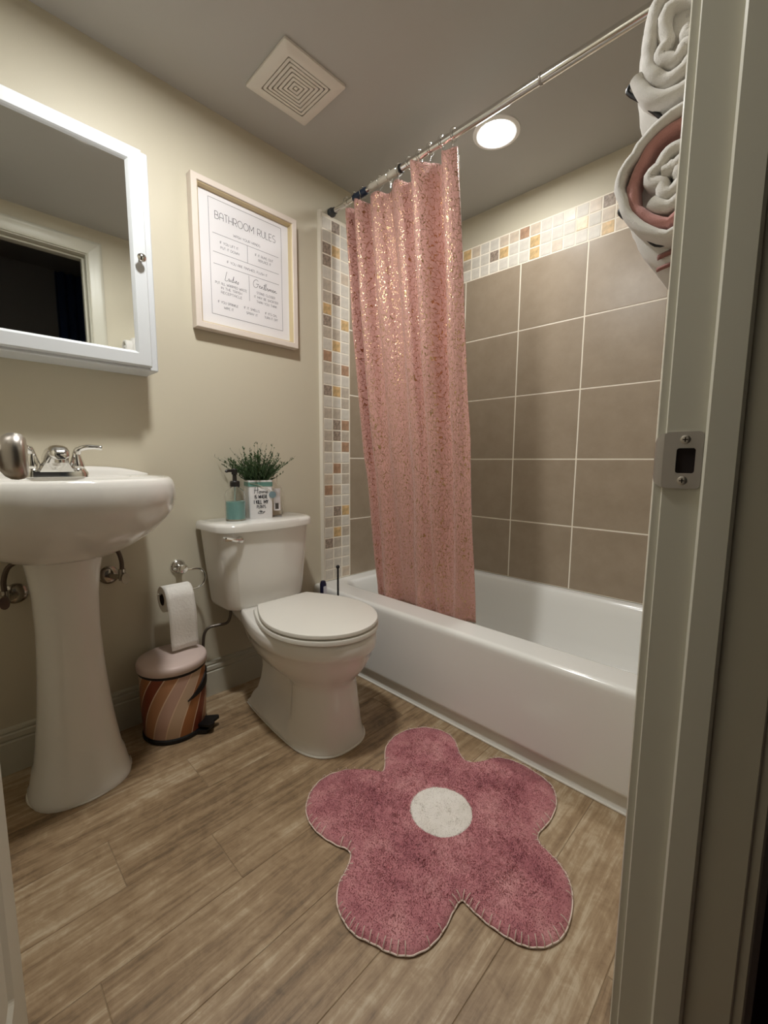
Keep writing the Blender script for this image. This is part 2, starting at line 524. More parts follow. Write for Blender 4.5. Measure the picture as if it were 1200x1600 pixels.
lc = [YM1, YM1 + TS, -0.010]
for i in range(2):
    for j in range(5):
        wall_tile(wl, 'x0', lc[i], lc[i + 1], ROWZ[j], ROWZ[j + 1])
for i in range(2):
    for j in range(5):
        wall_tile(wr, 'x1', [YM0, -0.42, -0.010][i], [YM0, -0.42, -0.010][i + 1], ROWZ[j], ROWZ[j + 1])
top = {4: 'D', 5: 'O', 6: 'T', 7: 'L', 8: 'L', 9: 'T', 10: 'T', 11: 'R', 12: 'T', 13: 'L', 14: 'L', 15: 'T', 16: 'L', 17: 'T', 18: 'D'}
mid = {4: 'T', 5: 'M', 6: 'L', 7: 'L', 8: 'D', 9: 'O', 10: 'L', 11: 'L', 12: 'O', 13: 'L', 14: 'L', 15: 'L', 16: 'O', 17: 'L', 18: 'T', 19: 'T'}
bot = {4: 'L', 5: 'L', 6: 'L', 7: 'L', 8: 'L', 9: 'L', 10: 'L', 11: 'L', 12: 'O', 13: 'L', 14: 'T', 15: 'L', 16: 'L', 17: 'L', 18: 'O', 19: 'T', 20: 'M'}
rnd = lambda: random.choice('LLLLLTTMMDOR')
for r, d in enumerate((bot, mid, top)):
    for c_ in range(28):
        x0 = MP * c_ - 0.0013 if c_ else 0.009
        wall_tile(wb, 'y0', x0, MP * (c_ + 1) - 0.0013, 1.881 + MP * r, 1.881 + MP * (r + 1), 0.007, MOS[d.get(c_, rnd())], 'mosaic_chip', 0.0042, 0.0018)
strip = ('LDL LLL DOL DLL LLT MLL MDL OLL DLO MML LOL RLL MMR LLL DOM LLM MML LDR MDM MLR LLL LRM '
         'TLM RTL LLL LDO MML LOM DML LLL LLL LLT').split()
ml = 0.0522
for r, row in enumerate(strip):
    z1 = 2.0285 - ml * r; z0 = max(z1 - ml, 0.3545)
    for c_ in range(3):
        wall_tile(wl, 'x0', YM0 + 0.053 * c_, YM0 + 0.053 * (c_ + 1), z0, z1, 0.007, MOS[row[c_]], 'mosaic_chip', 0.0042, 0.0018)
for r in range(3):
    for c_ in range(11):
        y0 = YM1 + MP * c_; y1 = min(y0 + MP, -0.010)
        if y1 - y0 > 0.02:
            wall_tile(wl, 'x0', y0, y1, 1.881 + MP * r, 1.881 + MP * (r + 1), 0.007, MOS[rnd()], 'mosaic_chip', 0.0042, 0.0018)
# white pencil trim at the edge of the tiling
pt = MB()
pt.loft([[(x, y, z) for x, y in [(0, YM0 - 0.001), (0.012, YM0 - 0.001), (0.016, YM0 - 0.005), (0.016, YM0 - 0.012), (0.011, YM0 - 0.016), (0, YM0 - 0.018)]] for z in (0.352, 2.046)])
build('tile_edge_trim', pt, mat('white_edge_trim', lin(224, 216, 200), 0.3), wl)

# baseboard
bb = MB()
prof = [(0, 0), (0.015, 0), (0.015, 0.098), (0.009, 0.103), (0.009, 0.106), (0.014, 0.108), (0.014, 0.122), (0.008, 0.126), (0.008, 0.129), (0.011, 0.131), (0.010, 0.138), (0, 0.141)]
bb.loft([[(x, y, z) for x, z in prof] for y in (YF, YM0 - 0.04)])
tag(build('baseboard_left', bb, M_TRIM, smooth=15), kind='structure')
bf = MB(); bf.loft([[(x, YF + a, z) for a, z in prof] for x in (0.016, XR)])
tag(build('baseboard_front', bf, M_TRIM, smooth=15), kind='structure')
br = MB(); br.loft([[(XR - a, y, z) for a, z in prof] for y in (-1.30, -0.80)])
tag(build('baseboard_right', br, M_TRIM, smooth=15), kind='structure')

# ---- door frame (jambs, stops, casings) and strike plate
df = tag(empty('trim_1', (XR + 0.06, YJ, 0)), kind='structure')
build('latch_jamb', MB().box(XR, XR + WT, YJ, YJ + 0.018, 0, HEAD + 0.018, 0.0015), M_TRIM, df, smooth=0)
build('hinge_jamb', MB().box(XR, XR + WT, YH - 0.018, YH, 0, HEAD + 0.018, 0.0015), M_TRIM, df, smooth=0)
build('head_jamb', MB().box(XR, XR + WT, YH, YJ, HEAD, HEAD + 0.018, 0.0015), M_TRIM, df, smooth=0)
build('stop', MB().box(XR + 0.041, XR + 0.074, YJ - 0.011, YJ, 0, HEAD, 0.003), M_TRIM, df, smooth=0)
build('stop', MB().box(XR + 0.041, XR + 0.074, YH, YH + 0.011, 0, HEAD, 0.003), M_TRIM, df, smooth=0)
build('stop', MB().box(XR + 0.041, XR + 0.074, YH + 0.011, YJ - 0.011, HEAD - 0.011, HEAD, 0.003), M_TRIM, df, smooth=0)
# casing: profile across its width (w from the opening outwards, t thickness)
cp = [(0, 0), (0, 0.009), (0.003, 0.011), (0.006, 0.008), (0.010, 0.010), (0.030, 0.013), (0.050, 0.016), (0.056, 0.0185), (0.064, 0.0185), (0.070, 0.015), (0.070, 0)]
def casing(side, x, sgn):
    e0 = 0.005
    top_z = HEAD + e0
    if side == 'latch':
        rings = [[(x + sgn * t, YJ + e0 + w_, 0) for w_, t in cp], [(x + sgn * t, YJ + e0 + w_, top_z + w_) for w_, t in cp]]
    elif side == 'hinge':
        rings = [[(x + sgn * t, YH - e0 - w_, 0) for w_, t in cp], [(x + sgn * t, YH - e0 - w_, top_z + w_) for w_, t in cp]]
    else:
        rings = [[(x + sgn * t, YH - e0 - w_, top_z + w_) for w_, t in cp], [(x + sgn * t, YJ + e0 + w_, top_z + w_) for w_, t in cp]]
    return MB().loft(rings)
for s_ in ('latch', 'hinge', 'head'):
    build('casing', casing(s_, XR, -1), M_TRIM, df, smooth=40)
    build('casing', casing(s_, XR + WT, 1), M_TRIM, df, smooth=40)
# strike plate with lip curling round the jamb edge; hole cut as a frame of quads
zc = 0.944
sp = MB()
outer = [(x, z) for x, z in rrect(XR + 0.0, XR + 0.0395, zc - 0.034, zc + 0.034, 0.005, 4)]
inner = [(x, z) for x, z in rrect(XR + 0.0135, XR + 0.0325, zc - 0.0155, zc + 0.0145, 0.003, 4)]
yf, yb = YJ - 0.0022, YJ - 0.0002
sp.loft([[(x, yb, z) for x, z in outer], [(x, yf, z) for x, z in outer], [(x, yf, z) for x, z in inner], [(x, yb, z) for x, z in inner]], False, False)
lip = []
for i in range(9):
    a = i / 8
    ang = a * math.radians(70)
    lip.append((XR + 0.003 - 0.014 * math.sin(ang) / math.sin(math.radians(70)) * 1.0, yf + 0.012 * (1 - math.cos(ang)), 0.033 - 0.011 * a * a))
lr = []
for x, y, h in lip:
    lr.append([(x, y, zc - h), (x, y, zc + h), (x + 0.001, y + 0.002, zc + h), (x + 0.001, y + 0.002, zc - h)])
sp.loft(lr)
plate = build('strike_plate', sp, M_STRIKE, df, smooth=40)
plate['label'] = 'satin nickel strike plate on the jamb'
build('latch_hole', MB().box(XR + 0.0136, XR + 0.0324, YJ - 0.0011, YJ - 0.0003, zc - 0.0154, zc + 0.0144), M_DARKHOLE, plate, smooth=0)
for dz in (0.0245, -0.0245):
    sc_ = MB(); cx_ = XR + 0.0215
    sc_.lathe([(0.0052, 0.0), (0.0052, -0.0008), (0.004, -0.0014), (0.001, -0.0014)], (cx_, yf, zc + dz), 'y', 20)
    so = build('screw', sc_, M_NICKEL, plate)
    cr_ = MB().box(cx_ - 0.0028, cx_ + 0.0028, yf - 0.0016, yf - 0.0013, zc + dz - 0.0006, zc + dz + 0.0006)
    cr_.box(cx_ - 0.0006, cx_ + 0.0006, yf - 0.0016, yf - 0.0013, zc + dz - 0.0028, zc + dz + 0.0028)
    build('cross_recess', cr_, M_DARKHOLE, plate, smooth=0)

# ---- door leaf, standing open, with knob
ang = math.atan2(-1.981 - YH, 0.825 - XR)
dr = tag(empty('door_1', (XR + 0.002, YH, 0), ang, local=True), kind='structure')
DW, DT = 0.705, 0.035
# local: x along the leaf away from hinge, +y / -y thickness. visible face looks to local -y
leaf = MB().box(0.0, DW, 0, DT, 0.012, HEAD - 0.004, 0.002)
build('leaf', leaf, M_TRIM, dr, smooth=0)
for z0, z1 in ((0.20, 0.86), (1.06, 1.90)):
    for x0, x1 in ((0.11, 0.325), (0.385, 0.60)):
        pn = MB()
        for y_, i_ in ((0.0, 0),):
            pn.loft([[(a, y_ - 0.0005, b) for a, b in rrect(x0, x1, z0, z1, 0.004, 2)],
                     [(a, y_ - 0.006, b) for a, b in rrect(x0 + .012, x1 - .012, z0 + .012, z1 - .012, 0.004, 2)],
                     [(a, y_ - 0.001, b) for a, b in rrect(x0 + .024, x1 - .024, z0 + .024, z1 - .024, 0.004, 2)],
                     [(a, y_ - 0.005, b) for a, b in rrect(x0 + .045, x1 - .045, z0 + .045, z1 - .045, 0.004, 2)]], False, True)
        build('panel_moulding', pn, M_TRIM, dr, smooth=0)
kb = MB()
kx, kz = DW - 0.060, 0.944
prof_k = [(0.001, -0.0005), (0.032, -0.0005), (0.032, -0.004), (0.029, -0.008), (0.013, -0.011), (0.0125, -0.030), (0.016, -0.036),
          (0.0265, -0.043), (0.0305, -0.049), (0.0312, -0.056), (0.0295, -0.063), (0.025, -0.0665), (0.012, -0.0672), (0.001, -0.0674)]
kb.lathe(prof_k, (kx, 0, kz), 'y', 40)
build('knob', kb, M_NICKEL, dr, smooth=50)['label'] = 'brushed nickel round door knob'
kb2 = MB(); kb2.lathe([(r, DT - h) for r, h in prof_k], (kx, 0, kz), 'y', 40)
build('knob', kb2, M_NICKEL, dr, smooth=50)

# ------------------------------------------------------------------ recessed lamps
def downlight(x, y, label, power):
    e = tag(empty('recessed_light', (x, y, H)), label, 'ceiling light', 'recessed ceiling lights')
    tr = MB().lathe([(0.066, -0.0015), (0.070, -0.006), (0.080, -0.0075), (0.088, -0.004), (0.0885, -0.0003), (0.066, -0.0003)], (x, y, H), 'z', 48)
    # open ring: rebuild without caps
    rings = [[(x + r * math.cos(2 * PI * k / 48), y + r * math.sin(2 * PI * k / 48), H + h) for k in range(48)] for r, h in
             [(0.066, -0.0004), (0.066, -0.003), (0.070, -0.006), (0.080, -0.0075), (0.088, -0.004), (0.0885, -0.0004)]]
    build('trim_ring', MB().loft(rings, False, False), mat('lamp_trim', lin(235, 233, 228), 0.4), e)
    rings = [[(x + r * math.cos(2 * PI * k / 48), y + r * math.sin(2 * PI * k / 48), H + h) for k in range(48)] for r, h in
             [(0.0655, -0.0006), (0.0655, -0.003), (0.06, -0.0038)]]
    build('lens', MB().loft(rings, True, True), mat('lamp_lens_%d' % power, (1, 1, 1, 1), 0.4, emit=(LAMP_COLOR, power)), e)
    return e
downlight(0.685, -0.423, 'lit round recessed ceiling light above the bathtub', TUB_LAMP)
downlight(0.685, -1.52, 'lit round recessed ceiling light above the sink and mirror cabinet', SINK_LAMP)

# ------------------------------------------------------------------ ceiling exhaust vent
VX, VY, VS = 0.308, -1.078, 0.238
ev = tag(empty('ceiling_vent', (VX, VY, H)), 'white square ceiling exhaust vent with concentric slots', 'vent')
M_VENT = mat('vent_plastic', lin(224, 218, 208), 0.45)
def sq_ring(h0, h1, z0, z1):
    o0 = rrect(VX - h1, VX + h1, VY - h1, VY + h1, min(0.008, h1 * 0.1), 3); i0 = rrect(VX - h0, VX + h0, VY - h0, VY + h0, min(0.002, h0 * 0.1), 3)
    return MB().loft([[(a, b, z1) for a, b in i0], [(a, b, z0) for a, b in i0], [(a, b, z0) for a, b in o0], [(a, b, z1) for a, b in o0], [(a, b, z1) for a, b in i0]], False, False)
h = VS / 2
fr_ = MB().loft([[(a, b, H - 0.0005) for a, b in rrect(VX - h, VX + h, VY - h, VY + h, 0.006, 3)],
                 [(a, b, H - 0.008) for a, b in rrect(VX - h, VX + h, VY - h, VY + h, 0.006, 3)],
                 [(a, b, H - 0.014) for a, b in rrect(VX - h + .012, VX + h - .012, VY - h + .012, VY + h - .012, 0.006, 3)],
                 [(a, b, H - 0.014) for a, b in rrect(VX - .083, VX + .083, VY - .083, VY + .083, 0.003, 3)],
                 [(a, b, H - 0.0005) for a, b in rrect(VX - .083, VX + .083, VY - .083, VY + .083, 0.003, 3)]], False, False)
build('frame', fr_, M_VENT, ev)
build('shadow_box', MB().box(VX - .083, VX + .083, VY - .083, VY + .083, H - 0.002, H - 0.0006), mat('vent_dark', (0.02, 0.018, 0.016, 1), 0.9), ev, smooth=0)
hh = 0.0795
for i in range(6):
    build('louver', sq_ring(hh - 0.0085, hh, H - 0.0135, H - 0.004), M_VENT, ev)
    hh -= 0.0123
build('centre_plate', MB().box(VX - hh, VX + hh, VY - hh, VY + hh, H - 0.0135, H - 0.004, 0.001), M_VENT, ev)

# ------------------------------------------------------------------ bathtub
tb = tag(empty('bathtub', (XR / 2, -0.39, 0)), 'white alcove bathtub with smooth apron below the tiled wall', 'bathtub')
RZ = 0.352
ap = MB()
prof_t = [(-0.03, 0.0), (-0.800, 0.0), (-0.7895, 0.050), (-0.7895, 0.054), (-0.808, 0.0555), (-0.811, 0.059), (-0.8115, 0.066), (-0.8113, 0.074), (-0.8075, 0.318), (-0.8073, 0.330), (-0.8055, 0.341), (-0.800, 0.3495), (-0.792, RZ), (-0.785, RZ)]
n_in = 48
def rr_in(x0, x1, y0, y1, r): return rrect(x0, x1, y0, y1, r, 11)
shell = MB()
X0, X1 = 0.002, XR - 0.002
def outline(ya, z):
    # long rectangle with the rounded-rect point count (corner points collapsed onto the corners)
    return [(min(max(a, X0), X1), min(max(b, ya), -0.0095), z) for a, b in rr_in(X0, X1, ya, -0.002, 0.0005)]
rings = [outline(y_, z_) for y_, z_ in prof_t[1:]]
for ins, z_, r in ((-0.006, RZ, 0.05), (0.0, RZ - 0.0004, 0.05), (0.008, RZ - 0.003, 0.055), (0.016, RZ - 0.014, 0.06), (0.028, RZ - 0.06, 0.07), (0.055, 0.16, 0.09), (0.075, 0.10, 0.11), (0.105, 0.072, 0.12), (0.16, 0.062, 0.10)):
    rings.append([(a, b, z_) for a, b in rr_in(0.075 + ins, XR - 0.075 - ins * 1.6, -0.694 + ins, -0.042 - ins, r)])
shell.loft(rings, True, True)
build('tub_shell', shell, M_TUB, tb, smooth=40)
ck = MB().tube([(X0, -0.8015, 0.003), (X1, -0.8015, 0.003)], 0.0035, 8)
build('caulk_bead', ck, mat('white_caulk', lin(228, 224, 214), 0.5), tb)
build('drain', MB().lathe([(0.033, 0.0), (0.033, 0.003), (0.02, 0.004), (0.001, 0.003)], (0.32, -0.37, 0.062), 'z', 28), M_CHROME, tb)
build('overflow_plate', MB().lathe([(0.036, 0.0), (0.036, 0.004), (0.025, 0.008), (0.001, 0.009)], (0.117, -0.37, 0.24), 'x', 28), M_CHROME, tb)

# ------------------------------------------------------------------ shower rod, curtain, liner
RY, RZ_ = -0.690, 2.058
rod = tag(empty('shower_rod', (XR / 2, RY, RZ_)), 'chrome tension shower rod with dark rubber end and printed sleeve', 'shower rod')
build('rod_tube', MB().tube([(0.03, RY, RZ_), (0.47, RY, RZ_)], 0.0105, 16), M_CHROME, rod)
build('rod_tube', MB().tube([(0.43, RY, RZ_), (1.00, RY, RZ_)], 0.0130, 16), M_CHROME, rod)
build('rod_tube', MB().tube([(0.99, RY, RZ_), (XR - 0.03, RY, RZ_)], 0.0145, 16), M_CHROME, rod)
build('end_cap', MB().lathe([(0.016, 0.0), (0.019, 0.004), (0.019, 0.018), (0.015, 0.022), (0.014, 0.036)], (0.001, RY, RZ_), 'x', 24), M_RUBBER, rod)
build('end_cap', MB().lathe([(0.016, 0.0), (0.019, -0.004), (0.019, -0.018), (0.015, -0.022), (0.014, -0.036)], (XR - 0.001, RY, RZ_), 'x', 24), M_RUBBER, rod)
build('adjuster', MB().lathe([(0.0125, 0), (0.0145, 0.004), (0.0145, 0.075), (0.0125, 0.08)], (0.165, RY, RZ_), 'x', 20), mat('navy_sleeve', (0.02, 0.035, 0.07, 1), 0.35), rod)
build('label_sleeve', MB().lathe([(0.0135, 0), (0.0135, 0.155)], (0.27, RY, RZ_), 'x', 20), mat('pale_label', lin(206, 200, 186), 0.45), rod)
build('collar', MB().lathe([(0.0145, 0), (0.0158, 0.002), (0.0158, 0.010), (0.0145, 0.012)], (0.43, RY, RZ_), 'x', 20), M_BLACK, rod)
build('collar', MB().lathe([(0.0146, 0), (0.0160, 0.002), (0.0160, 0.007), (0.0146, 0.009)], (0.985, RY, RZ_), 'x', 20), M_STRIKE, rod)

def fold_y(u, t):
    """curtain depth offset: u 0..1 across, t 0..1 downwards"""
    a = 0.046 * (0.55 + 0.45 * math.sin(PI * min(1, t * 1.1 + 0.25))) * (1 - 0.35 * t)
    ph = 2 * PI * (6.0 * u ** 0.82 + 0.15 * math.sin(3.1 * t + 5 * u)) + 0.9
    w_ = math.sin(ph)
    w_ = math.copysign(abs(w_) ** 0.75, w_)
    y = a * w_ * (0.75 + 0.35 * math.sin(9 * u + 1.0))
    y += 0.010 * math.sin(2 * PI * 2.1 * u + 1.2 + 1.3 * t)
    y += 0.006 * noise.noise(Vector((u * 9, t * 7, 0.3)))
    if t > 0.78: y += 0.014 * (t - 0.78) / 0.22 * math.sin(2 * PI * 3.2 * u + 0.4)
    return y
def curtain(name, dy, dxr, ztop, zbot, nu, nv, m, seed, amp=1.0):
    pinch = True
    vs, fs, uvs = [], [], []
    for j in range(nv + 1):
        t = j / nv; z = ztop + (zbot - ztop) * t
        xl = 0.112 + 0.080 * min(1, t * 1.5) ** 0.9 + 0.045 * max(0, t - 0.62) / 0.38
        xr = 0.690 + 0.055 * min(1, t * 1.7) + 0.034 * max(0, t - 0.5) / 0.5 + dxr
        for i in range(nu + 1):
            u = i / nu
            uu = u + 0.012 * math.sin(2 * PI * 5.0 * u + 0.5) * (0.5 + 0.5 * t)
            uu = 0.0 if i == 0 else 1.0 if i == nu else uu
            x = xl + (xr - xl) * min(1, max(0, uu))
            y = RY + dy + 0.056 * min(1, t * 1.05) ** 1.2 + amp * fold_y(u, t)
            zz = z
            if pinch and t < 0.06:        # scallops between the rings
                zz -= 0.010 * (1 - t / 0.06) * (0.5 - 0.5 * math.cos(2 * PI * 11 * u))
            vs.append((x, y, zz)); uvs.append((u * 1.75, t * 1.72))
    for j in range(nv):
        for i in range(nu):
            a = j * (nu + 1) + i
            fs.append((a, a + 1, a + nu + 2, a + nu + 1))
    return vs, fs, uvs
def curtain_obj(name, data, m, parent):
    vs, fs, uvs = data
    mb = MB().add(vs, fs)
    o = build(name, mb, m, parent, smooth=70)
    uvl = o.data.uv_layers.new(name='UVMap')
    for lp in o.data.loops:
        uvl.data[lp.index].uv = uvs[lp.vertex_index]
    md = o.modifiers.new('thickness', 'SOLIDIFY'); md.thickness = 0.0012; md.offset = 0
    return o
cu = tag(empty('shower_curtain', (0.42, RY, 0.30)), 'dusty pink shower curtain with gold crackle lines, drawn to one side', 'shower curtain')
curtain_obj('fabric', curtain('fabric', 0.0, 0.0, 2.020, 0.318, 260, 130, M_CURTAIN, 1), M_CURTAIN, cu)
lnr = tag(empty('curtain_liner', (0.42, RY + 0.012, 0.30)), 'frosted white plastic liner hanging behind the pink curtain', 'shower liner')
curtain_obj('liner_sheet', curtain('liner', 0.052, -0.024, 2.026, 0.30, 130, 70, M_LINER, 2, 0.22), M_LINER, lnr)
# hooks: a loop over the rod, a bead on top and two wires down to the cloth
for k in range(12):
    u = 0.035 + 0.93 * k / 11
    x = 0.112 + (0.690 - 0.112) * (k / 11) * 0.97 + 0.006
    yv = RY + fold_y(u, 0.0)
    hk = MB()
    pts = []
    for i in range(13):
        a = math.radians(-60 + 300 * i / 12)
        pts.append((x, RY + 0.0195 * math.cos(a), RZ_ + 0.0005 + 0.0195 * math.sin(a)))
    pts = [(x, yv * 0.5 + RY * 0.5 + 0.004, 2.022), (x, yv * 0.4 + 0.6 * RY + 0.006, 2.034)] + pts + [(x + 0.004, yv * 0.4 + 0.6 * RY - 0.006, 2.034), (x + 0.004, yv * 0.5 + RY * 0.5 - 0.004, 2.016)]
    hk.tube(spline(pts, 2), 0.0015, 6)
    hook = build('curtain_hook', hk, M_CHROME, cu)
    bd = MB().lathe([(0.0005, -0.005), (0.0035, -0.0035), (0.005, 0), (0.0035, 0.0035), (0.0005, 0.005)], (x, RY, RZ_ + 0.023), 'x', 12)
    build('roller_bead', bd, M_CHROME, hook)

# ------------------------------------------------------------------ toilet
TY = -1.147
to = tag(empty('toilet', (0.35, TY, 0)), 'white two-piece toilet with the lid closed', 'toilet')
def half_ring(samples, z, cx=0.0):
    """samples: list of (x, halfwidth) from back to front -> closed ring"""
    return [(x, TY + w_, z) for x, w_ in samples] + [(x, TY - w_, z) for x, w_ in samples[::-1]]
def egg(xb, xf, w_, z, n=20, back=0.72, mid=0.56, pw=2.0, notch=1.0, xn=0.455):
    """toilet-bowl outline: blunt back, round front"""
    pts = []
    for i in range(n + 1):
        t = i / n
        # angle-like parametrisation to keep points even
        if t <= 0.35:
            s = t / 0.35
            x = xb + (xf - xb) * mid * s
            ww = w_ * (back + (1 - back) * math.sin(s * PI / 2))
        else:
            s = (t - 0.35) / 0.65
            a = s * PI / 2
            x = xb + (xf - xb) * (mid + (1 - mid) * math.sin(a))
            ww = w_ * max(math.cos(a), 0.0) ** (2 / pw * 1.0)
            if s > 0.999: ww = 0.002
        if notch < 1:
            q = min(1, max(0, (x - xn + 0.016) / 0.032))
            ww *= notch + (1 - notch) * q
        pts.append((x, ww))
    return half_ring(pts, z)
bowl = MB()
rings = []
for xb, xf, w_, z, bk, md_, pw, nt_ in (
        (0.165, 0.655, 0.128, 0.0, 0.80, 0.70, 2.7, 1), (0.165, 0.655, 0.128, 0.014, 0.80, 0.70, 2.7, 1), (0.172, 0.651, 0.121, 0.024, 0.78, 0.70, 2.7, 1), (0.178, 0.648, 0.117, 0.045, 0.76, 0.71, 2.7, 0.97),
        (0.185, 0.645, 0.114, 0.062, 0.74, 0.72, 2.7, 0.82), (0.19, 0.642, 0.110, 0.10, 0.72, 0.72, 2.7, 0.72), (0.20, 0.636, 0.106, 0.15, 0.72, 0.72, 2.6, 0.70), (0.20, 0.632, 0.104, 0.195, 0.72, 0.71, 2.5, 0.72), (0.20, 0.632, 0.106, 0.212, 0.72, 0.68, 2.4, 0.78),
        (0.195, 0.640, 0.118, 0.226, 0.72, 0.62, 2.2, 0.9), (0.185, 0.660, 0.137, 0.246, 0.70, 0.57, 2.05, 1), (0.175, 0.682, 0.155, 0.275, 0.66, 0.55, 2.0, 1), (0.17, 0.697, 0.167, 0.305, 0.66, 0.55, 2.0, 1), (0.167, 0.704, 0.174, 0.330, 0.66, 0.54, 2.0, 1), (0.166, 0.712, 0.182, 0.337, 0.66, 0.54, 2.0, 1), (0.165, 0.714, 0.184, 0.345, 0.66, 0.54, 2.0, 1), (0.165, 0.714, 0.184, 0.374, 0.66, 0.54, 2.0, 1),
        (0.165, 0.711, 0.181, 0.384, 0.66, 0.54, 2.0, 1), (0.17, 0.700, 0.172, 0.389, 0.66, 0.54, 2.0, 1)):
    rings.append(egg(xb, xf, w_, z, 34, bk, md_, pw, nt_))
bowl.loft(rings)
# deck that carries the tank
dk = []
for x, w_, z0, z1 in ((0.04, 0.100, 0.335, 0.372), (0.06, 0.110, 0.328, 0.376), (0.16, 0.118, 0.318, 0.378), (0.24, 0.130, 0.300, 0.386), (0.32, 0.142, 0.285, 0.388)):
    dk.append([(x, TY + a, b) for a, b in rrect(-w_, w_, z0, z1, 0.022, 4)])
bowl.loft(dk)
bowl_o = build('bowl', bowl, M_PORC, to, smooth=60)
for s_ in (-1, 1):
    build('bolt_cap', MB().lathe([(0.014, 0), (0.014, 0.008), (0.010, 0.015), (0.001, 0.018)], (0.33, TY + s_ * 0.088, 0.03), 'z', 16), M_PORC, to)
build('floor_caulk', MB().tube([(x, y, 0.0025) for x, y, z in egg(0.164, 0.6565, 0.1295, 0.0, 26, 0.80, 0.70, 2.7)], 0.0032, 6, closed=True), MATS['white_caulk'], to)
# seat ring and lid
def slab(outl, z0, z1, bev):
    c0 = np.mean(np.array(outl)[:, :2], axis=0)
    def ins(k, z): return [(c0[0] + (x - c0[0]) * k, c0[1] + (y - c0[1]) * k, z) for x, y, *_ in outl]
    k = 1 - bev / 0.2
    return MB().loft([ins(k, z0), ins(1, z0 + bev * 0.7), ins(1, z1 - bev), ins(1 - (1 - k) * .35, z1 - bev * .3), ins(k - 0.012, z1)])
seat = egg(0.262, 0.714, 0.186, 0, 26, 0.64, 0.52, 2.0)
build('seat', slab(seat, 0.391, 0.409, 0.005), M_SEAT, to, smooth=45)
lidp = egg(0.268, 0.711, 0.184, 0, 26, 0.58, 0.52, 2.0)
build('seat_lid', slab(lidp, 0.4115, 0.427, 0.005), M_SEAT, to, smooth=45)
for s_ in (-1, 1):
    build('hinge', MB().tube([(0.258, TY + s_ * 0.055, 0.402), (0.258, TY + s_ * 0.092, 0.402)], 0.011, 14), M_SEAT, to)
# tank: tapering downwards, bowed front
def tank_ring(w_, xf, z, bow, xb=0.022, r=0.03):
    base = rrect(xb, xf, -w_, w_, r, 6)
    out = []
    for x, y in base:
        k = (x - xb) / (xf - xb)
        out.append((x + bow * k * (1 - (y / w_) ** 2), TY + y, z))
    return out
# denser sides for a smooth bow
def dense_tank(w_, xf, z, bow, xb, r):
    pts = []
    n = 14
    for i in range(n + 1):
        y = -w_ + r + (2 * w_ - 2 * r) * i / n
        pts.append((xf + bow * (1 - (y / w_) ** 2), TY + y, z))
    for a in range(1, 6):
        q = math.radians(90 - 18 * a)
        pts.append((xf - r + r * math.sin(q) + bow * (1 - ((w_ - r + r * math.cos(q)) / w_) ** 2), TY + w_ - r + r * math.cos(q), z))
    pts += [(xb, TY + w_, z), (xb, TY - w_, z)]
    for a in range(1, 6):
        q = math.radians(18 * a)
        pts.append((xf - r + r * math.sin(q) + bow * (1 - ((w_ - r + r * math.cos(q)) / w_) ** 2), TY - w_ + r - r * math.cos(q), z))
    return pts
tk = MB().loft([dense_tank(0.155, 0.160, 0.380, 0.020, 0.022, 0.04), dense_tank(0.163, 0.170, 0.385, 0.024, 0.022, 0.04), dense_tank(0.168, 0.174, 0.40, 0.026, 0.022, 0.04), dense_tank(0.185, 0.180, 0.55, 0.032, 0.022, 0.045), dense_tank(0.198, 0.184, 0.683, 0.034, 0.022, 0.05)])
build('tank', tk, M_PORC, to, smooth=50)
ld = MB().loft([dense_tank(0.199, 0.186, 0.6805, 0.034, 0.016, 0.05), dense_tank(0.210, 0.196, 0.684, 0.036, 0.012, 0.055), dense_tank(0.211, 0.197, 0.702, 0.036, 0.012, 0.055), dense_tank(0.207, 0.193, 0.712, 0.036, 0.014, 0.055), dense_tank(0.197, 0.183, 0.7155, 0.034, 0.018, 0.05)])
build('tank_lid', ld, M_PORC, to, smooth=50)
lv = MB()
lv.lathe([(0.001, 0.0), (0.014, 0.0), (0.014, 0.006), (0.010, 0.014), (0.001, 0.015)], (0.198, TY - 0.132, 0.655), 'x', 18)
lv.tube(spline([(0.210, TY - 0.132, 0.655), (0.218, TY - 0.155, 0.659), (0.215, TY - 0.178, 0.664), (0.206, TY - 0.198, 0.668)], 4), [0.007] * 4 + [0.0075] * 5 + [0.0085] * 3 + [0.006], 10)
build('flush_lever', lv, M_CHROME, to)['label'] = 'chrome flush lever'

# water supply of the toilet
sl = tag(empty('toilet_supply_line', (0.02, -1.36, 0.15)), 'thin dark water supply line bending below the toilet tank', 'pipe')
build('pipe', MB().tube(spline([(0.075, -1.262, 0.385), (0.075, -1.265, 0.335), (0.072, -1.278, 0.308), (0.065, -1.31, 0.305), (0.055, -1.345, 0.300), (0.05, -1.362, 0.27), (0.05, -1.368, 0.19)], 5), 0.0055, 8), mat('dark_braided_hose', (0.16, 0.14, 0.12, 1), 0.4, 0.8), sl)
build('shutoff_valve', MB().lathe([(0.022, 0.0), (0.022, 0.003), (0.008, 0.006), (0.008, 0.04), (0.012, 0.042), (0.012, 0.062), (0.001, 0.064)], (0.001, -1.368, 0.18), 'x', 18), M_CHROME, sl)

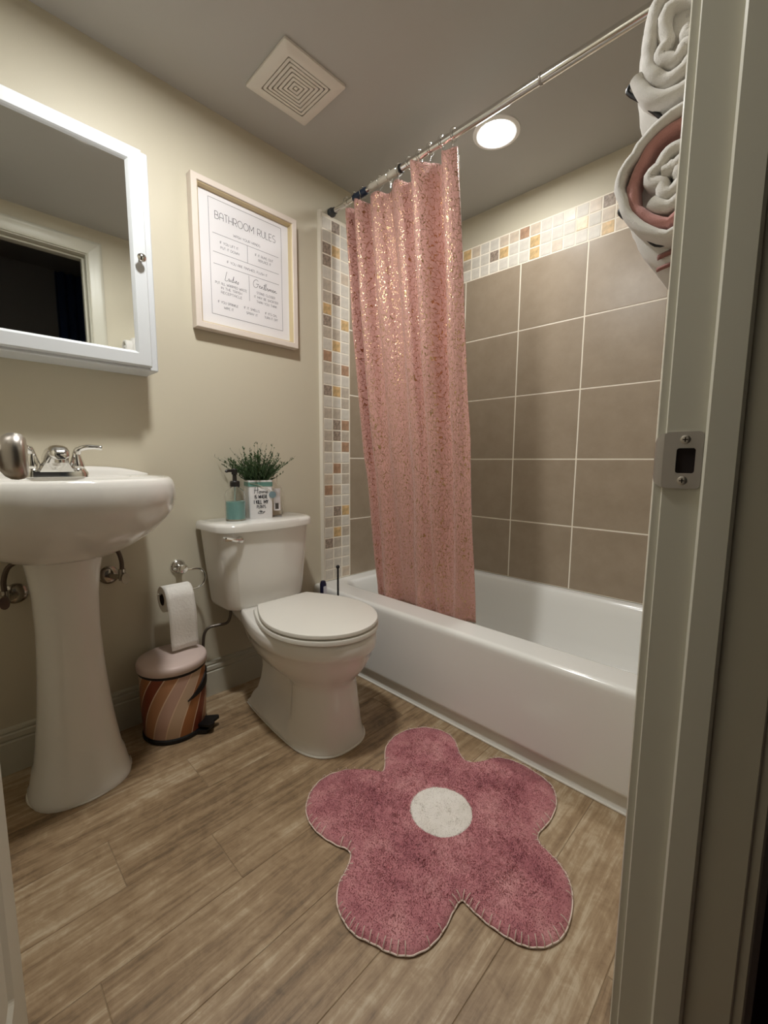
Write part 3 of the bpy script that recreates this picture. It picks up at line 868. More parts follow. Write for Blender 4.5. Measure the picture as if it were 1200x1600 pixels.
# ------------------------------------------------------------------ pedestal sink
SY = -1.792
sk = tag(empty('pedestal_sink', (0.19, SY, 0)), 'white pedestal sink with chrome centerset faucet below the mirror', 'sink')
def sink_ring(k, z, ix=0.0, x_back=0.003, fx=0.475, hw=0.276):
    """plan outline of the basin; k scales towards the pedestal axis, back edge kept at the wall"""
    pts = []
    n = 88
    cx_ = 0.185
    for i in range(n):
        a = 2 * PI * i / n
        ca, sa = math.cos(a), math.sin(a)
        if ca >= 0:
            e = 2.5
            r = 1 / ((abs(ca) / (fx - cx_)) ** e + (abs(sa) / hw) ** e) ** (1 / e)
        else:
            e = 6.0
            r = 1 / ((abs(ca) / (cx_ - x_back)) ** e + (abs(sa) / hw) ** e) ** (1 / e)
            
        x, y = r * ca, r * sa
        if ca < 0: y *= 1 - 0.10 * (-x / (cx_ - x_back)) ** 2
        pts.append((max(cx_ + x * k + ix, x_back), SY + y * k, z))
    return pts
SZ = 0.893
bs = MB()
rings = [sink_ring(0.36, 0.672), sink_ring(0.46, 0.682), sink_ring(0.60, 0.702), sink_ring(0.78, 0.738), sink_ring(0.905, 0.775), sink_ring(0.965, 0.800), sink_ring(0.993, 0.825), sink_ring(1.0, 0.850),
         sink_ring(0.992, 0.872), sink_ring(0.972, 0.886), sink_ring(0.945, SZ)]
def basin(k, z):
    pts = []
    for i in range(88):
        a = 2 * PI * i / 88
        pts.append((0.285 + 0.150 * k * math.cos(a), SY + 0.225 * k * math.sin(a), z))
    return pts
rings += [basin(1.03, SZ - 0.003), basin(1.0, SZ - 0.010), basin(0.94, SZ - 0.05), basin(0.80, SZ - 0.10), basin(0.5, SZ - 0.128), basin(0.12, SZ - 0.134)]
bs.loft(rings)
# raised ledge along the wall
lg = []
for y in np.linspace(-0.265, 0.265, 15):
    q = 1 - (abs(y) / 0.265) ** 4
    hgt = 0.004 + 0.024 * max(q, 0)
    lg.append([(0.003, SY + y, SZ - 0.03), (0.060, SY + y, SZ - 0.03), (0.056, SY + y, SZ + hgt * 0.45), (0.046, SY + y, SZ + hgt * 0.9), (0.034, SY + y, SZ + hgt), (0.003, SY + y, SZ + hgt)])
bs.loft(lg)
build('basin', bs, M_PORC, sk, smooth=50)
pd = MB()
rings = []
for z, rx, ry, cx_ in ((0.0, 0.122, 0.124, 0.182), (0.012, 0.123, 0.125, 0.182), (0.02, 0.118, 0.120, 0.182), (0.07, 0.108, 0.111, 0.178), (0.085, 0.103, 0.105, 0.176), (0.14, 0.094, 0.098, 0.172), (0.22, 0.086, 0.089, 0.168), (0.34, 0.078, 0.080, 0.166),
                   (0.46, 0.075, 0.075, 0.166), (0.56, 0.078, 0.077, 0.168), (0.63, 0.086, 0.084, 0.172), (0.69, 0.100, 0.094, 0.178)):
    ring = []
    for i in range(40):
        a = 2 * PI * i / 40
        ca, sa = math.cos(a), math.sin(a)
        e = 2.5
        r = 1 / ((abs(ca) / rx) ** e + (abs(sa) / ry) ** e) ** (1 / e)
        ring.append((cx_ + r * ca, SY + r * sa, z))
    rings.append(ring)
pd.loft(rings)
build('pedestal', pd, M_PORC, sk, smooth=50)
build('base_caulk', MB().tube([(0.182 + 0.124 * math.cos(a) * 1.0, SY + 0.126 * math.sin(a), 0.0025) for a in [2 * PI * i / 40 for i in range(40)]], 0.003, 6, closed=True), MATS['white_caulk'], sk)
build('drain', MB().lathe([(0.024, 0), (0.022, 0.004), (0.015, 0.005), (0.001, 0.004)], (0.285, SY, SZ - 0.134), 'z', 20), M_CHROME, sk)
# faucet
FX, FY, FZ = 0.115, -1.784, SZ + 0.001
fa = MB()
fa.loft([[(FX + a, FY + b, z) for a, b in rrect(-0.028 * k, 0.028 * k, -0.078 * k, 0.078 * k, 0.026 * k, 6)] for k, z in ((1, FZ - 0.004), (1, FZ + 0.008), (0.96, FZ + 0.013))])
# spout: sloping body, domed head reaching forward with a downward outlet
rings = []
for x, w_, z0, z1 in ((-0.024, 0.022, 0.010, 0.045), (-0.018, 0.027, 0.008, 0.066), (0.0, 0.030, 0.006, 0.078), (0.02, 0.029, 0.010, 0.084), (0.045, 0.026, 0.030, 0.086), (0.068, 0.0245, 0.044, 0.084), (0.084, 0.0225, 0.046, 0.079), (0.094, 0.019, 0.047, 0.071), (0.099, 0.012, 0.048, 0.061)):
    rings.append([(FX + x, FY + a, FZ + b) for a, b in rrect(-w_, w_, z0, z1, min(w_, (z1 - z0) / 2) * 0.92, 6)])
fa.loft(rings)
fo = build('faucet', fa, M_CHROME, sk, smooth=50)
fo['label'] = 'chrome centerset faucet with two lever handles'
build('apron', MB().loft([[(FX + x, FY + s * w_, FZ + z) for x, w_, s, z in ((0.026, 0.042, -1, 0.006), (0.026, 0.042, 1, 0.006), (0.034, 0.022, 1, 0.045), (0.034, 0.022, -1, 0.045))],
                           [(FX + x, FY + s * w_, FZ + z) for x, w_, s, z in ((0.006, 0.045, -1, 0.006), (0.006, 0.045, 1, 0.006), (0.006, 0.026, 1, 0.05), (0.006, 0.026, -1, 0.05))]]), M_CHROME, fo, smooth=50)
build('aerator', MB().lathe([(0.012, 0), (0.012, -0.016), (0.009, -0.018), (0.001, -0.018)], (FX + 0.078, FY, FZ + 0.054), 'z', 18), M_CHROME, fo)
for s_ in (-1, 1):
    hb = MB().lathe([(0.0225, 0.008), (0.0225, 0.016), (0.018, 0.021), (0.0195, 0.024), (0.018, 0.036), (0.012, 0.055), (0.0095, 0.066), (0.006, 0.073), (0.001, 0.075)], (FX, FY + s_ * 0.051, FZ), 'z', 24)
    hb.tube(spline([(FX, FY + s_ * 0.051, FZ + 0.060), (FX + 0.004, FY + s_ * 0.056, FZ + 0.074), (FX + 0.010, FY + s_ * 0.072, FZ + 0.082), (FX + 0.016, FY + s_ * 0.095, FZ + 0.083), (FX + 0.020, FY + s_ * 0.113, FZ + 0.081)], 4), [0.010] * 5 + [0.0075] * 6 + [0.0066] * 4 + [0.0075, 0.006], 12)
    build('handle', hb, M_CHROME, fo, smooth=50)

# two shut-off valves below the sink
M_VALVE = mat('aged_chrome', (0.42, 0.38, 0.33, 1), 0.18, 1.0)
M_HOSE = mat('braided_hose', (0.12, 0.09, 0.07, 1), 0.45, 0.6)
def valve(y, z, side, label):
    e = tag(empty('shutoff_valve', (0.0, y, z)), label, 'valve', 'shut-off valves below the sink')
    build('escutcheon', MB().lathe([(0.030, 0.0005), (0.030, 0.003), (0.022, 0.010), (0.010, 0.012), (0.001, 0.012)], (0, y, z), 'x', 28), M_VALVE, e)
    o_ = y + side * 0.026
    vb = MB().tube([(0.008, y, z), (0.03, y + side * 0.006, z), (0.055, o_, z)], 0.0085, 12)
    vb.tube([(0.055, o_, z - 0.012), (0.055, o_, z + 0.026)], 0.0105, 12)
    build('body', vb, M_VALVE, e)
    hd = MB().loft([[(x, o_ + side * 0.004 + a, z - 0.004 + b) for a, b in [(0.012 * math.cos(q), 0.019 * math.sin(q)) for q in [2 * PI * i / 20 for i in range(20)]]] for x in (0.066, 0.078)])
    build('oval_handle', hd, M_VALVE, e)
    build('hose', MB().tube(spline([(0.055, o_, z + 0.022), (0.055, o_, z + 0.055), (0.060, o_ - side * 0.012, z + 0.092), (0.07, o_ - side * 0.040, z + 0.112), (0.085, SY + side * 0.09, z + 0.120), (0.10, SY + side * 0.05, 0.74)], 5), 0.0066, 10), M_HOSE, e)
valve(-1.648, 0.556, 1, 'chrome shut-off valve and dark hose between the pedestal and the striped bin')
valve(-1.888, 0.545, -1, 'chrome shut-off valve and dark hose at the picture edge, left of the pedestal')

# ------------------------------------------------------------------ medicine cabinet
CX = 0.118   # body depth
cy0, cy1, cz0, cz1 = -2.095, -1.494, 1.224, 1.872
mc = tag(empty('medicine_cabinet', (0.0, (cy0 + cy1) / 2, cz0)), 'white framed mirror medicine cabinet above the sink', 'cabinet')
bdy = MB().box(0.001, CX - 0.004, cy0, cy1, cz0, cz1, 0.003)
build('body', bdy, M_CAB, mc, smooth=0)
dy0, dy1, dz0, dz1 = cy0 + 0.016, cy1 - 0.024, cz0 + 0.009, cz1 - 0.008
x0_, x1_ = CX - 0.003, CX + 0.018
FWD = 0.044
def rect(i, x): return [(x, dy0 + i, dz0 + i), (x, dy1 - i, dz0 + i), (x, dy1 - i, dz1 - i), (x, dy0 + i, dz1 - i)]
dd = MB().loft([rect(0, x0_), rect(0, x1_ - 0.003), rect(0.003, x1_), rect(FWD - 0.008, x1_), rect(FWD - 0.004, x1_ - 0.004), rect(FWD, x1_ - 0.009), rect(FWD, x0_)], False, False)
do = build('door', dd, M_CAB, mc, smooth=0)
build('mirror', MB().box(x1_ - 0.012, x1_ - 0.0095, dy0 + FWD - 0.001, dy1 - FWD + 0.001, dz0 + FWD - 0.001, dz1 - FWD + 0.001), M_MIRROR, do, smooth=0)
build('knob', MB().lathe([(0.005, 0), (0.0045, 0.010), (0.009, 0.014), (0.0125, 0.018), (0.0125, 0.021), (0.009, 0.025), (0.001, 0.0265)], (x1_, dy1 - 0.020, 1.548), 'x', 24), M_CHROME, do, smooth=50)

# ------------------------------------------------------------------ stroke lettering
def arc(cx, cy, rx, ry, a0, a1, n=8):
    return [(cx + rx * math.cos(math.radians(a0 + (a1 - a0) * i / n)), cy + ry * math.sin(math.radians(a0 + (a1 - a0) * i / n))) for i in range(n + 1)]
GL = {
    'A': (.62, [[(0, 0), (0, .55)] + arc(.31, .55, .31, .45, 180, 0) + [(.62, 0)], [(0, .38), (.62, .38)]]),
    'B': (.58, [[(0, 0), (0, 1), (.3, 1)] + arc(.3, .76, .2, .24, 90, -90) + [(0, .52)], [(.3, .52)] + arc(.3, .26, .28, .26, 90, -90) + [(0, 0)]]),
    'C': (.66, [arc(.38, .5, .38, .5, 50, 310, 14)]),
    'D': (.64, [[(0, 0), (0, 1), (.22, 1)] + arc(.22, .5, .42, .5, 90, -90, 12) + [(0, 0)]]),
    'E': (.5, [[(.5, 0), (0, 0), (0, 1), (.5, 1)], [(0, .5), (.42, .5)]]),
    'F': (.48, [[(0, 0), (0, 1), (.48, 1)], [(0, .5), (.4, .5)]]),
    'G': (.72, [arc(.38, .5, .38, .5, 45, 340, 14) + [(.74, .45), (.45, .45)]]),
    'H': (.6, [[(0, 0), (0, 1)], [(.6, 0), (.6, 1)], [(0, .4), (.6, .4)]]),
    'I': (.06, [[(.03, 0), (.03, 1)]]),
    'K': (.56, [[(0, 0), (0, 1)], [(.55, 1), (0, .42)], [(.2, .6), (.56, 0)]]),
    'L': (.46, [[(0, 1), (0, 0), (.46, 0)]]),
    'M': (.78, [[(0, 0), (0, 1), (.39, .3), (.78, 1), (.78, 0)]]),
    'N': (.62, [[(0, 0), (0, 1), (.62, 0), (.62, 1)]]),
    'O': (.84, [arc(.42, .5, .42, .5, 0, 360, 18)]),
    'P': (.54, [[(0, 0), (0, 1), (.28, 1)] + arc(.28, .72, .26, .28, 90, -90) + [(0, .44)]]),
    'R': (.58, [[(0, 0), (0, 1), (.3, 1)] + arc(.3, .7, .27, .3, 90, -90) + [(0, .4)], [(.28, .4), (.58, 0)]]),
    'S': (.54, [arc(.28, .74, .25, .26, 40, 270, 8) + arc(.28, .24, .26, .24, 90, -140, 8)]),
    'T': (.56, [[(0, 1), (.56, 1)], [(.28, 1), (.28, 0)]]),
    'U': (.6, [[(0, 1), (0, .3)] + arc(.3, .3, .3, .3, 180, 360) + [(.6, 1)]]),
    'V': (.62, [[(0, 1), (.31, 0), (.62, 1)]]),
    'W': (.9, [[(0, 1), (.22, 0), (.45, .8), (.68, 0), (.9, 1)]]),
    'Y': (.6, [[(0, 1), (.3, .48), (.6, 1)], [(.3, .48), (.3, 0)]]),
    "'": (.06, [[(.03, 1), (.03, .8)]]), ',': (.1, [[(.08, .08), (.02, -.14)]]), ' ': (.36, []),
}
def ribbon(mb, pts, w_, fmap):
    """flat ribbon along 2D points, mapped into space by fmap(a, b); split where the line turns sharply"""
    P = [np.array(p, float) for p in pts]; runs = [[P[0]]]
    for i in range(1, len(P)):
        runs[-1].append(P[i])
        if i < len(P) - 1:
            a, b = P[i] - P[i - 1], P[i + 1] - P[i]
            if np.dot(a, b) < 0.6 * np.linalg.norm(a) * np.linalg.norm(b): runs.append([P[i]])
    for P in runs:
        n = len(P); L = []; R_ = []
        for i in range(n):
            t = P[min(i + 1, n - 1)] - P[max(i - 1, 0)]
            l_ = np.linalg.norm(t) or 1
            nn = np.array([-t[1], t[0]]) / l_ * w_ / 2
            L.append(P[i] + nn); R_.append(P[i] - nn)
        vs = [fmap(*p) for p in L] + [fmap(*p) for p in R_]
        mb.add(vs, [(i, i + 1, n + i + 1, n + i) for i in range(n - 1)])
def text(mb, s, ca, cb, width, hgt, w_, fmap, gap=0.16):
    """line of capitals centred on ca, baseline cb, squeezed to the given width"""
    tot = sum(GL[c][0] + gap for c in s) - gap
    k = width / tot; x = ca - width / 2
    for c in s:
        for pl in GL[c][1]:
            ribbon(mb, [(x + a * k, cb + b * hgt) for a, b in pl], w_, fmap)
        x += (GL[c][0] + gap) * k
def script(mb, strokes, a0, b0, sx, sy, w_, fmap):
    for st in strokes:
        ribbon(mb, [(a0 + a * sx, b0 + b * sy) for a, b in spline(st, 5)], w_, fmap)
# handwritten words, unit: x-height about 0.3, capital 1
LADIES = [[(.30, 1.0), (.18, .6), (.08, .2), (.05, .02), (.2, .0), (.38, .08)],
          [(.62, .28), (.5, .3), (.44, .12), (.56, .06), (.64, .26), (.66, .06), (.78, .12)],
          [(.98, .28), (.86, .28), (.82, .1), (.94, .06), (1.06, .34), (1.12, .72), (1.0, .2), (1.06, .06), (1.16, .12)],
          [(1.2, .28), (1.22, .08), (1.34, .14), (1.46, .28), (1.38, .32), (1.34, .12), (1.5, .08), (1.66, .28), (1.7, .14), (1.6, .0), (1.54, .05)]]
GENTLEMEN = [[(.62, .86), (.46, 1.0), (.2, .86), (.05, .5), (.12, .12), (.36, .06), (.55, .26), (.58, .5), (.36, .48), (.72, .54)],
             [(.74, .24), (.86, .32), (.82, .42), (.74, .3), (.8, .12), (.96, .2)],
             [(.98, .38), (1.0, .12), (1.08, .34), (1.16, .36), (1.18, .12), (1.3, .2), (1.46, .86), (1.36, .2), (1.46, .12), (1.62, .9), (1.5, .2), (1.62, .12)],
             [(1.24, .58), (1.56, .64)],
             [(1.66, .24), (1.76, .32), (1.72, .4), (1.66, .3), (1.7, .12), (1.84, .16), (1.88, .36), (1.9, .12), (1.98, .34), (2.06, .36), (2.06, .12), (2.14, .34), (2.22, .34), (2.22, .12), (2.34, .2)],
             [(2.34, .24), (2.44, .32), (2.4, .4), (2.34, .3), (2.38, .12), (2.5, .16), (2.54, .36), (2.56, .12), (2.64, .34), (2.74, .34), (2.72, .12), (2.9, .2)]]
HOME = [[(.14, 1.0), (.08, .5), (.02, .0)], [(.42, .96), (.38, .5), (.34, .0)], [(.0, .46), (.5, .52)],
        [(.66, .3), (.54, .28), (.54, .06), (.68, .02), (.74, .22), (.64, .32), (.84, .28)],
        [(.86, .32), (.88, .04), (.98, .3), (1.06, .28), (1.06, .04), (1.16, .3), (1.26, .28), (1.26, .04), (1.36, .12)],
        [(1.36, .16), (1.48, .22), (1.46, .32), (1.36, .24), (1.4, .04), (1.6, .12)]]

# ------------------------------------------------------------------ framed sign
fy0, fy1, fz0, fz1 = -1.331, -0.896, 1.421, 1.940
fs_ = tag(empty('framed_sign', (0.0, (fy0 + fy1) / 2, fz0)), 'pale framed print headed BATHROOM RULES above the toilet', 'framed print')
FD = 0.036
def frect(i, x): return [(x, fy0 + i, fz0 + i), (x, fy1 - i, fz0 + i), (x, fy1 - i, fz1 - i), (x, fy0 + i, fz1 - i)]
M_FRAME = mat('pale_blush_frame', lin(226, 214, 202), 0.5, bump=(80, 0.1, 0.002))
build('frame', MB().loft([frect(0, 0.002), frect(0, FD - 0.002), frect(0.002, FD), frect(0.020, FD), frect(0.022, FD - 0.002), frect(0.022, 0.002)], False, False), M_FRAME, fs_, smooth=0)
build('gold_lip', MB().loft([frect(0.0222, 0.004), frect(0.0222, FD - 0.004), frect(0.026, FD - 0.006), frect(0.030, 0.012), frect(0.030, 0.004)], False, False), mat('champagne_gold', lin(208, 190, 152), 0.4, 0.25), fs_, smooth=0)
pr = build('print', MB().box(0.003, 0.0125, fy0 + 0.0225, fy1 - 0.0225, fz0 + 0.0225, fz1 - 0.0225), M_PAPER, fs_, smooth=0)
fm = lambda a, b: (0.0129, a, b)
ln = MB()
lw = 0.0014
ribbon(ln, [(-1.262, 1.487), (-0.959, 1.487)], lw, fm); ribbon(ln, [(-1.262, 1.892), (-0.959, 1.892)], lw, fm)
ribbon(ln, [(-1.262, 1.487), (-1.262, 1.892)], lw, fm); ribbon(ln, [(-0.959, 1.487), (-0.959, 1.892)], lw, fm)
for z in (1.774, 1.709, 1.6675): ribbon(ln, [(-1.250, z), (-0.973, z)], lw, fm)
ribbon(ln, [(-1.112, 1.774), (-1.112, 1.709)], lw, fm); ribbon(ln, [(-1.1085, 1.664), (-1.1085, 1.569)], lw, fm)
build('rule_lines', ln, M_INK, pr, smooth=0)
tt = MB(); text(tt, 'BATHROOM RULES', -1.1125, 1.826, 0.252, 0.026, 0.0017, fm); build('title_lettering', tt, M_INKDARK, pr, smooth=0)
sw = 0.00105; th = 0.0085
for s, a, b, wd in (('WASH YOUR HANDS', -1.1125, 1.786, .112), ('IF YOU LIFT IT', -1.186, 1.744, .072), ('PUT IT DOWN', -1.184, 1.726, .073),
                    ('IF IT RUNS OUT', -1.039, 1.747, .080), ('REPLACE IT', -1.037, 1.730, .056), ('IF YOU ARE FINISHED, FLUSH IT', -1.112, 1.683, .170),
                    ('PUT ALL WRAPPED WASTE', -1.1825, 1.598, .126), ('IN THE TRASH', -1.182, 1.583, .083), ('RECEPTACLE', -1.1825, 1.567, .084),
                    ('STAND CLOSER', -1.035, 1.605, .083), ('IT MAY BE SHORTER', -1.0335, 1.588, .108), ('THAN YOU THINK', -1.0315, 1.571, .092),
                    ('IF YOU SPRINKLE', -1.1975, 1.531, .080), ('WIPE IT', -1.196, 1.513, .038), ('IF IT SMELLS', -1.0995, 1.535, .066), ('SPRAY IT', -1.0995, 1.517, .048),
                    ("IF IT'S ON,", -1.0135, 1.535, .054), ('TURN IT OFF', -1.013, 1.519, .062)):
    tx = MB(); text(tx, s, a, b, wd, th, sw, fm)
    tag(build('lettering_line', tx, M_INK, pr, smooth=0), kind='stuff')
sx_ = MB(); script(sx_, LADIES, -1.209, 1.617, 0.033, 0.034, 0.0014, fm)
build('script_heading', sx_, M_INKDARK, pr, smooth=0)
sx_ = MB(); script(sx_, GENTLEMEN, -1.092, 1.626, 0.0375, 0.032, 0.0014, fm)
build('script_heading', sx_, M_INKDARK, pr, smooth=0)

# ------------------------------------------------------------------ things on the tank lid
LZ = 0.7156
# teal soap pump bottle
SPX, SPY = 0.112, -1.246
so_ = tag(empty('soap_dispenser', (SPX, SPY, LZ)), 'clear pump bottle half full of teal soap on the toilet tank', 'soap dispenser')
gl = [(0.034, 0.0), (0.0375, 0.004), (0.0375, 0.098), (0.034, 0.110), (0.022, 0.120), (0.0155, 0.125), (0.0155, 0.131)]
inn = [(0.0155 - .002, 0.131), (0.0155 - .002, 0.125), (0.020, 0.119), (0.032, 0.109), (0.0352, 0.097), (0.0352, 0.006), (0.001, 0.005)]
gb = MB()
rings = [[(SPX + r * math.cos(2 * PI * k / 32), SPY + r * math.sin(2 * PI * k / 32), LZ + h_) for k in range(32)] for r, h_ in gl + inn]
build('bottle', gb.loft(rings), M_GLASS, so_, smooth=50)
build('liquid', MB().lathe([(0.001, 0.006), (0.0348, 0.0065), (0.0348, 0.073), (0.001, 0.073)], (SPX, SPY, LZ), 'z', 32), M_SOAP, so_)
pmp = MB().lathe([(0.017, 0.128), (0.0175, 0.130), (0.0175, 0.146), (0.015, 0.149), (0.008, 0.150), (0.0075, 0.172), (0.0105, 0.174), (0.0105, 0.192), (0.008, 0.195), (0.001, 0.195)], (SPX, SPY, LZ), 'z', 24)
pmp.tube(spline([(SPX, SPY, LZ + 0.187), (SPX + 0.006, SPY - 0.02, LZ + 0.188), (SPX + 0.010, SPY - 0.034, LZ + 0.187), (SPX + 0.011, SPY - 0.038, LZ + 0.182)], 4), [0.007] * 3 + [0.0055] * 9 + [0.004], 10)
build('pump', pmp, mat('dark_pump_plastic', (0.022, 0.02, 0.018, 1), 0.35), so_)
build('dip_tube', MB().tube([(SPX, SPY, LZ + 0.128), (SPX + 0.002, SPY - 0.003, LZ + 0.06), (SPX + 0.004, SPY - 0.010, LZ + 0.008)], 0.0028, 8), mat('pale_tube', lin(205, 225, 220), 0.4), so_)

# planter box with lettering
PX, PY = 0.098, -1.142
pl = tag(empty('potted_plant', (PX, PY, LZ), math.radians(-16), local=True), 'bushy green plant in a white square pot with handwritten lettering', 'potted plant')
hw, hd, ph_ = 0.046, 0.044, 0.150
pot = MB()
outl = [[(a, b, z) for a, b in rrect(-hd * k, hd * k, -hw * k, hw * k, 0.006, 4)] for k, z in ((0.95, 0), (0.97, 0.003), (1.0, ph_ - 0.004), (0.985, ph_), (0.93, ph_), (0.91, ph_ - 0.012), (0.90, 0.02))]
pot.loft(outl)
potm = mat('white_ceramic_pot', lin(232, 230, 230), 0.35)
po = build('pot', pot, potm, pl, smooth=40)
k = 1.0
build('teal_band', MB().loft([[(a, b, z) for a, b in rrect(-hd - .0008, hd + .0008, -hw - .0008, hw + .0008, 0.006, 4)] for z in (ph_ - 0.024, ph_ - 0.007)], False, False), mat('teal_glaze', lin(104, 150, 140), 0.4), po, smooth=40)
lm = MB(); fp = lambda a, b: (hd * (0.97 + 0.03 * b / ph_) + 0.0012, a, b)
script(lm, HOME, -0.026, 0.099, 0.034, 0.026, 0.0019, fp)
text(lm, 'IS WHERE', 0.0, 0.080, 0.048, 0.013, 0.0022, fp); text(lm, 'I KILL MY', 0.0, 0.059, 0.054, 0.014, 0.0026, fp); text(lm, 'PLANTS', 0.0, 0.041, 0.034, 0.012, 0.0016, fp)
script(lm, [[(-.8, 0), (-.5, .5), (0, .7), (.5, .4), (.8, 0), (.2, -.1), (-.4, -.1), (-.8, 0)], [(-.2, .1), (0, .6), (.2, .1)], [(-.3, .35), (.3, .35)], [(.8, .1), (1.0, .5), (1.1, .2)]], -0.002, 0.022, 0.014, 0.014, 0.0016, fp)
build('lettering', lm, M_INKDARK, po, smooth=0)
tg = MB().lathe([(0.013, 0.0), (0.0135, 0.001), (0.0135, 0.003), (0.001, 0.0036)], (hd + 0.0016, hw - 0.002, 0.093), 'x', 24)
build('round_tag', tg, mat('grey_blue_tag', lin(118, 140, 146), 0.6), po)
build('twine', MB().tube(spline([(hd + 0.002, -hw + 0.004, ph_ - 0.010), (hd + 0.003, -0.005, ph_ - 0.020), (hd + 0.003, 0.025, ph_ - 0.033), (hd + 0.003, hw - 0.003, 0.104)], 4), 0.0010, 6), mat('twine', lin(190, 180, 160), 0.9), po)
build('soil', MB().box(-0.038, 0.038, -0.040, 0.040, ph_ - 0.03, ph_ - 0.016), mat('soil', (0.02, 0.014, 0.01, 1), 0.95), pl, smooth=0)
fg = MB()
rg = random.Random(5)
def leaf(mb, p, d, l_, wd):
    d = d.normalized(); s = d.cross(Vector((rg.uniform(-1, 1), rg.uniform(-1, 1), rg.uniform(-.3, 1)))).normalized()
    nrm = s.cross(d)
    mb.add([p, p + d * l_ * .5 + s * wd + nrm * wd * .3, p + d * l_, p + d * l_ * .5 - s * wd + nrm * wd * .3], [(0, 1, 2), (0, 2, 3)])
for i in range(230):
    a = rg.uniform(0, 2 * PI); r0 = rg.uniform(0, 0.036)
    lean = rg.random() ** 0.8
    b0 = Vector((r0 * math.cos(a), r0 * math.sin(a), ph_ - 0.018))
    L_ = rg.uniform(0.065, 0.125) + (0.045 if rg.random() < 0.2 else 0)
    d = Vector((math.cos(a) * lean * 0.72, math.sin(a) * lean * 1.15, 1.0)).normalized()
    if b0.x + d.x * L_ < -0.085: d.x *= 0.3
    pts = [b0 + d * L_ * t + Vector((d.x, d.y, -0.25 * lean)) * 0.22 * L_ * t * t for t in (0, .33, .66, 1)]
    fg.tube(pts, [0.0009, 0.0008, 0.0006, 0.0003], 3, cap=False)
    for q in range(15):
        t = rg.uniform(0.12, 1.0); f_ = t * 3; i0 = min(int(f_), 2)
        p = pts[i0].lerp(pts[i0 + 1], f_ - i0)
        leaf(fg, p, d + Vector((rg.uniform(-1, 1), rg.uniform(-1, 1), rg.uniform(-.2, .8))), rg.uniform(0.007, 0.014), rg.uniform(0.0016, 0.003))
fo_ = build('foliage', fg, mat('dark_green_leaf', lin(62, 84, 50), 0.55, var=(60, 0.45)), pl, smooth=0)
tag(fo_, kind='stuff')

# clear glass bottle with paper label
GX, GY = 0.070, -1.052
gbt = tag(empty('glass_bottle', (GX, GY, LZ)), 'empty clear glass bottle with a small label beside the plant pot', 'bottle')
gl = [(0.028, 0.0), (0.031, 0.003), (0.031, 0.100), (0.028, 0.114), (0.014, 0.132), (0.012, 0.140), (0.012, 0.160), (0.014, 0.162), (0.014, 0.170)]
inn = [(0.011, 0.170), (0.0095, 0.140), (0.012, 0.131), (0.0255, 0.113), (0.0285, 0.099), (0.0285, 0.006), (0.001, 0.005)]
rings = [[(GX + r * math.cos(2 * PI * k / 32), GY + r * math.sin(2 * PI * k / 32), LZ + h_) for k in range(32)] for r, h_ in gl + inn]
bo_ = build('bottle', MB().loft(rings), mat('rosy_glass', (1.0, 0.99, 0.985, 1), 0.02, trans=1.0, ior=1.32), gbt, smooth=50)
lb = MB()
def arc_patch(mb, r, a0, a1, z0, z1, n=10):
    mb.loft([[(GX + rr_ * math.cos(math.radians(a0 + (a1 - a0) * i / n)), GY + rr_ * math.sin(math.radians(a0 + (a1 - a0) * i / n)), LZ + z) for i in range(n + 1)] for rr_, z in ((r, z0), (r, z1))], False, False, closed=False)
arc_patch(lb, 0.0315, -40, 15, 0.022, 0.112)
build('paper_label', lb, M_PAPER, bo_)
bk_ = MB(); arc_patch(bk_, 0.0318, -28, -2, 0.028, 0.052, 6)
build('dark_print', bk_, mat('dark_print', lin(90, 85, 80), 0.6), bo_)

# ------------------------------------------------------------------ toilet paper and holder
ph = tag(empty('paper_holder', (0.0, -1.427, 0.547)), 'chrome open-arm toilet paper holder on the wall', 'paper holder')
build('wall_post', MB().lathe([(0.027, 0.0005), (0.027, 0.003), (0.020, 0.009), (0.011, 0.014), (0.010, 0.040), (0.016, 0.046), (0.018, 0.054), (0.014, 0.061), (0.001, 0.063)], (0, -1.427, 0.547), 'x', 28), M_CHROME, ph, smooth=50)
RX, RZc = 0.092, 0.462
arm = spline([(0.055, -1.427, 0.545), (0.058, -1.400, 0.543), (0.062, -1.385, 0.543), (0.070, -1.368, 0.538), (0.080, -1.361, 0.522), (0.088, -1.364, 0.503), (0.092, -1.378, 0.486), (0.092, -1.40, 0.479), (0.092, -1.46, 0.479), (0.092, -1.530, 0.481)], 4)
build('arm', MB().tube(arm, 0.0042, 10), M_CHROME, ph)
tp = tag(empty('toilet_paper', (RX, -1.450, 0.285)), 'white toilet paper roll with its sheet hanging to the bin lid', 'toilet paper')
y0p, y1p = -1.517, -1.424
ro = MB()
def ring_at(r, y): return [(RX + r * math.cos(2 * PI * k / 40), y, RZc + r * math.sin(2 * PI * k / 40)) for k in range(40)]
ro.loft([ring_at(0.0215, y0p + 0.001), ring_at(0.044, y0p), ring_at(0.0455, y0p + 0.002), ring_at(0.0455, y1p - 0.002), ring_at(0.044, y1p), ring_at(0.0215, y1p - 0.001)], False, False)
build('roll', ro, M_TISSUE, tp, smooth=45)
build('core', MB().loft([ring_at(0.0215, y0p), ring_at(0.0212, y1p), ring_at(0.0200, y1p), ring_at(0.0200, y0p), ring_at(0.0215, y0p)], False, False), M_CARD, tp)
sh = []
prof_s = [(RX + 0.0462 * math.cos(math.radians(a)), RZc + 0.0462 * math.sin(math.radians(a))) for a in range(70, -1, -10)]
prof_s += [(RX + 0.0465 + 0.004 * math.sin(t * 5), RZc - 0.178 * t) for t in (0.1, 0.2, 0.35, 0.5, 0.65, 0.8, 0.9, 1.0)]
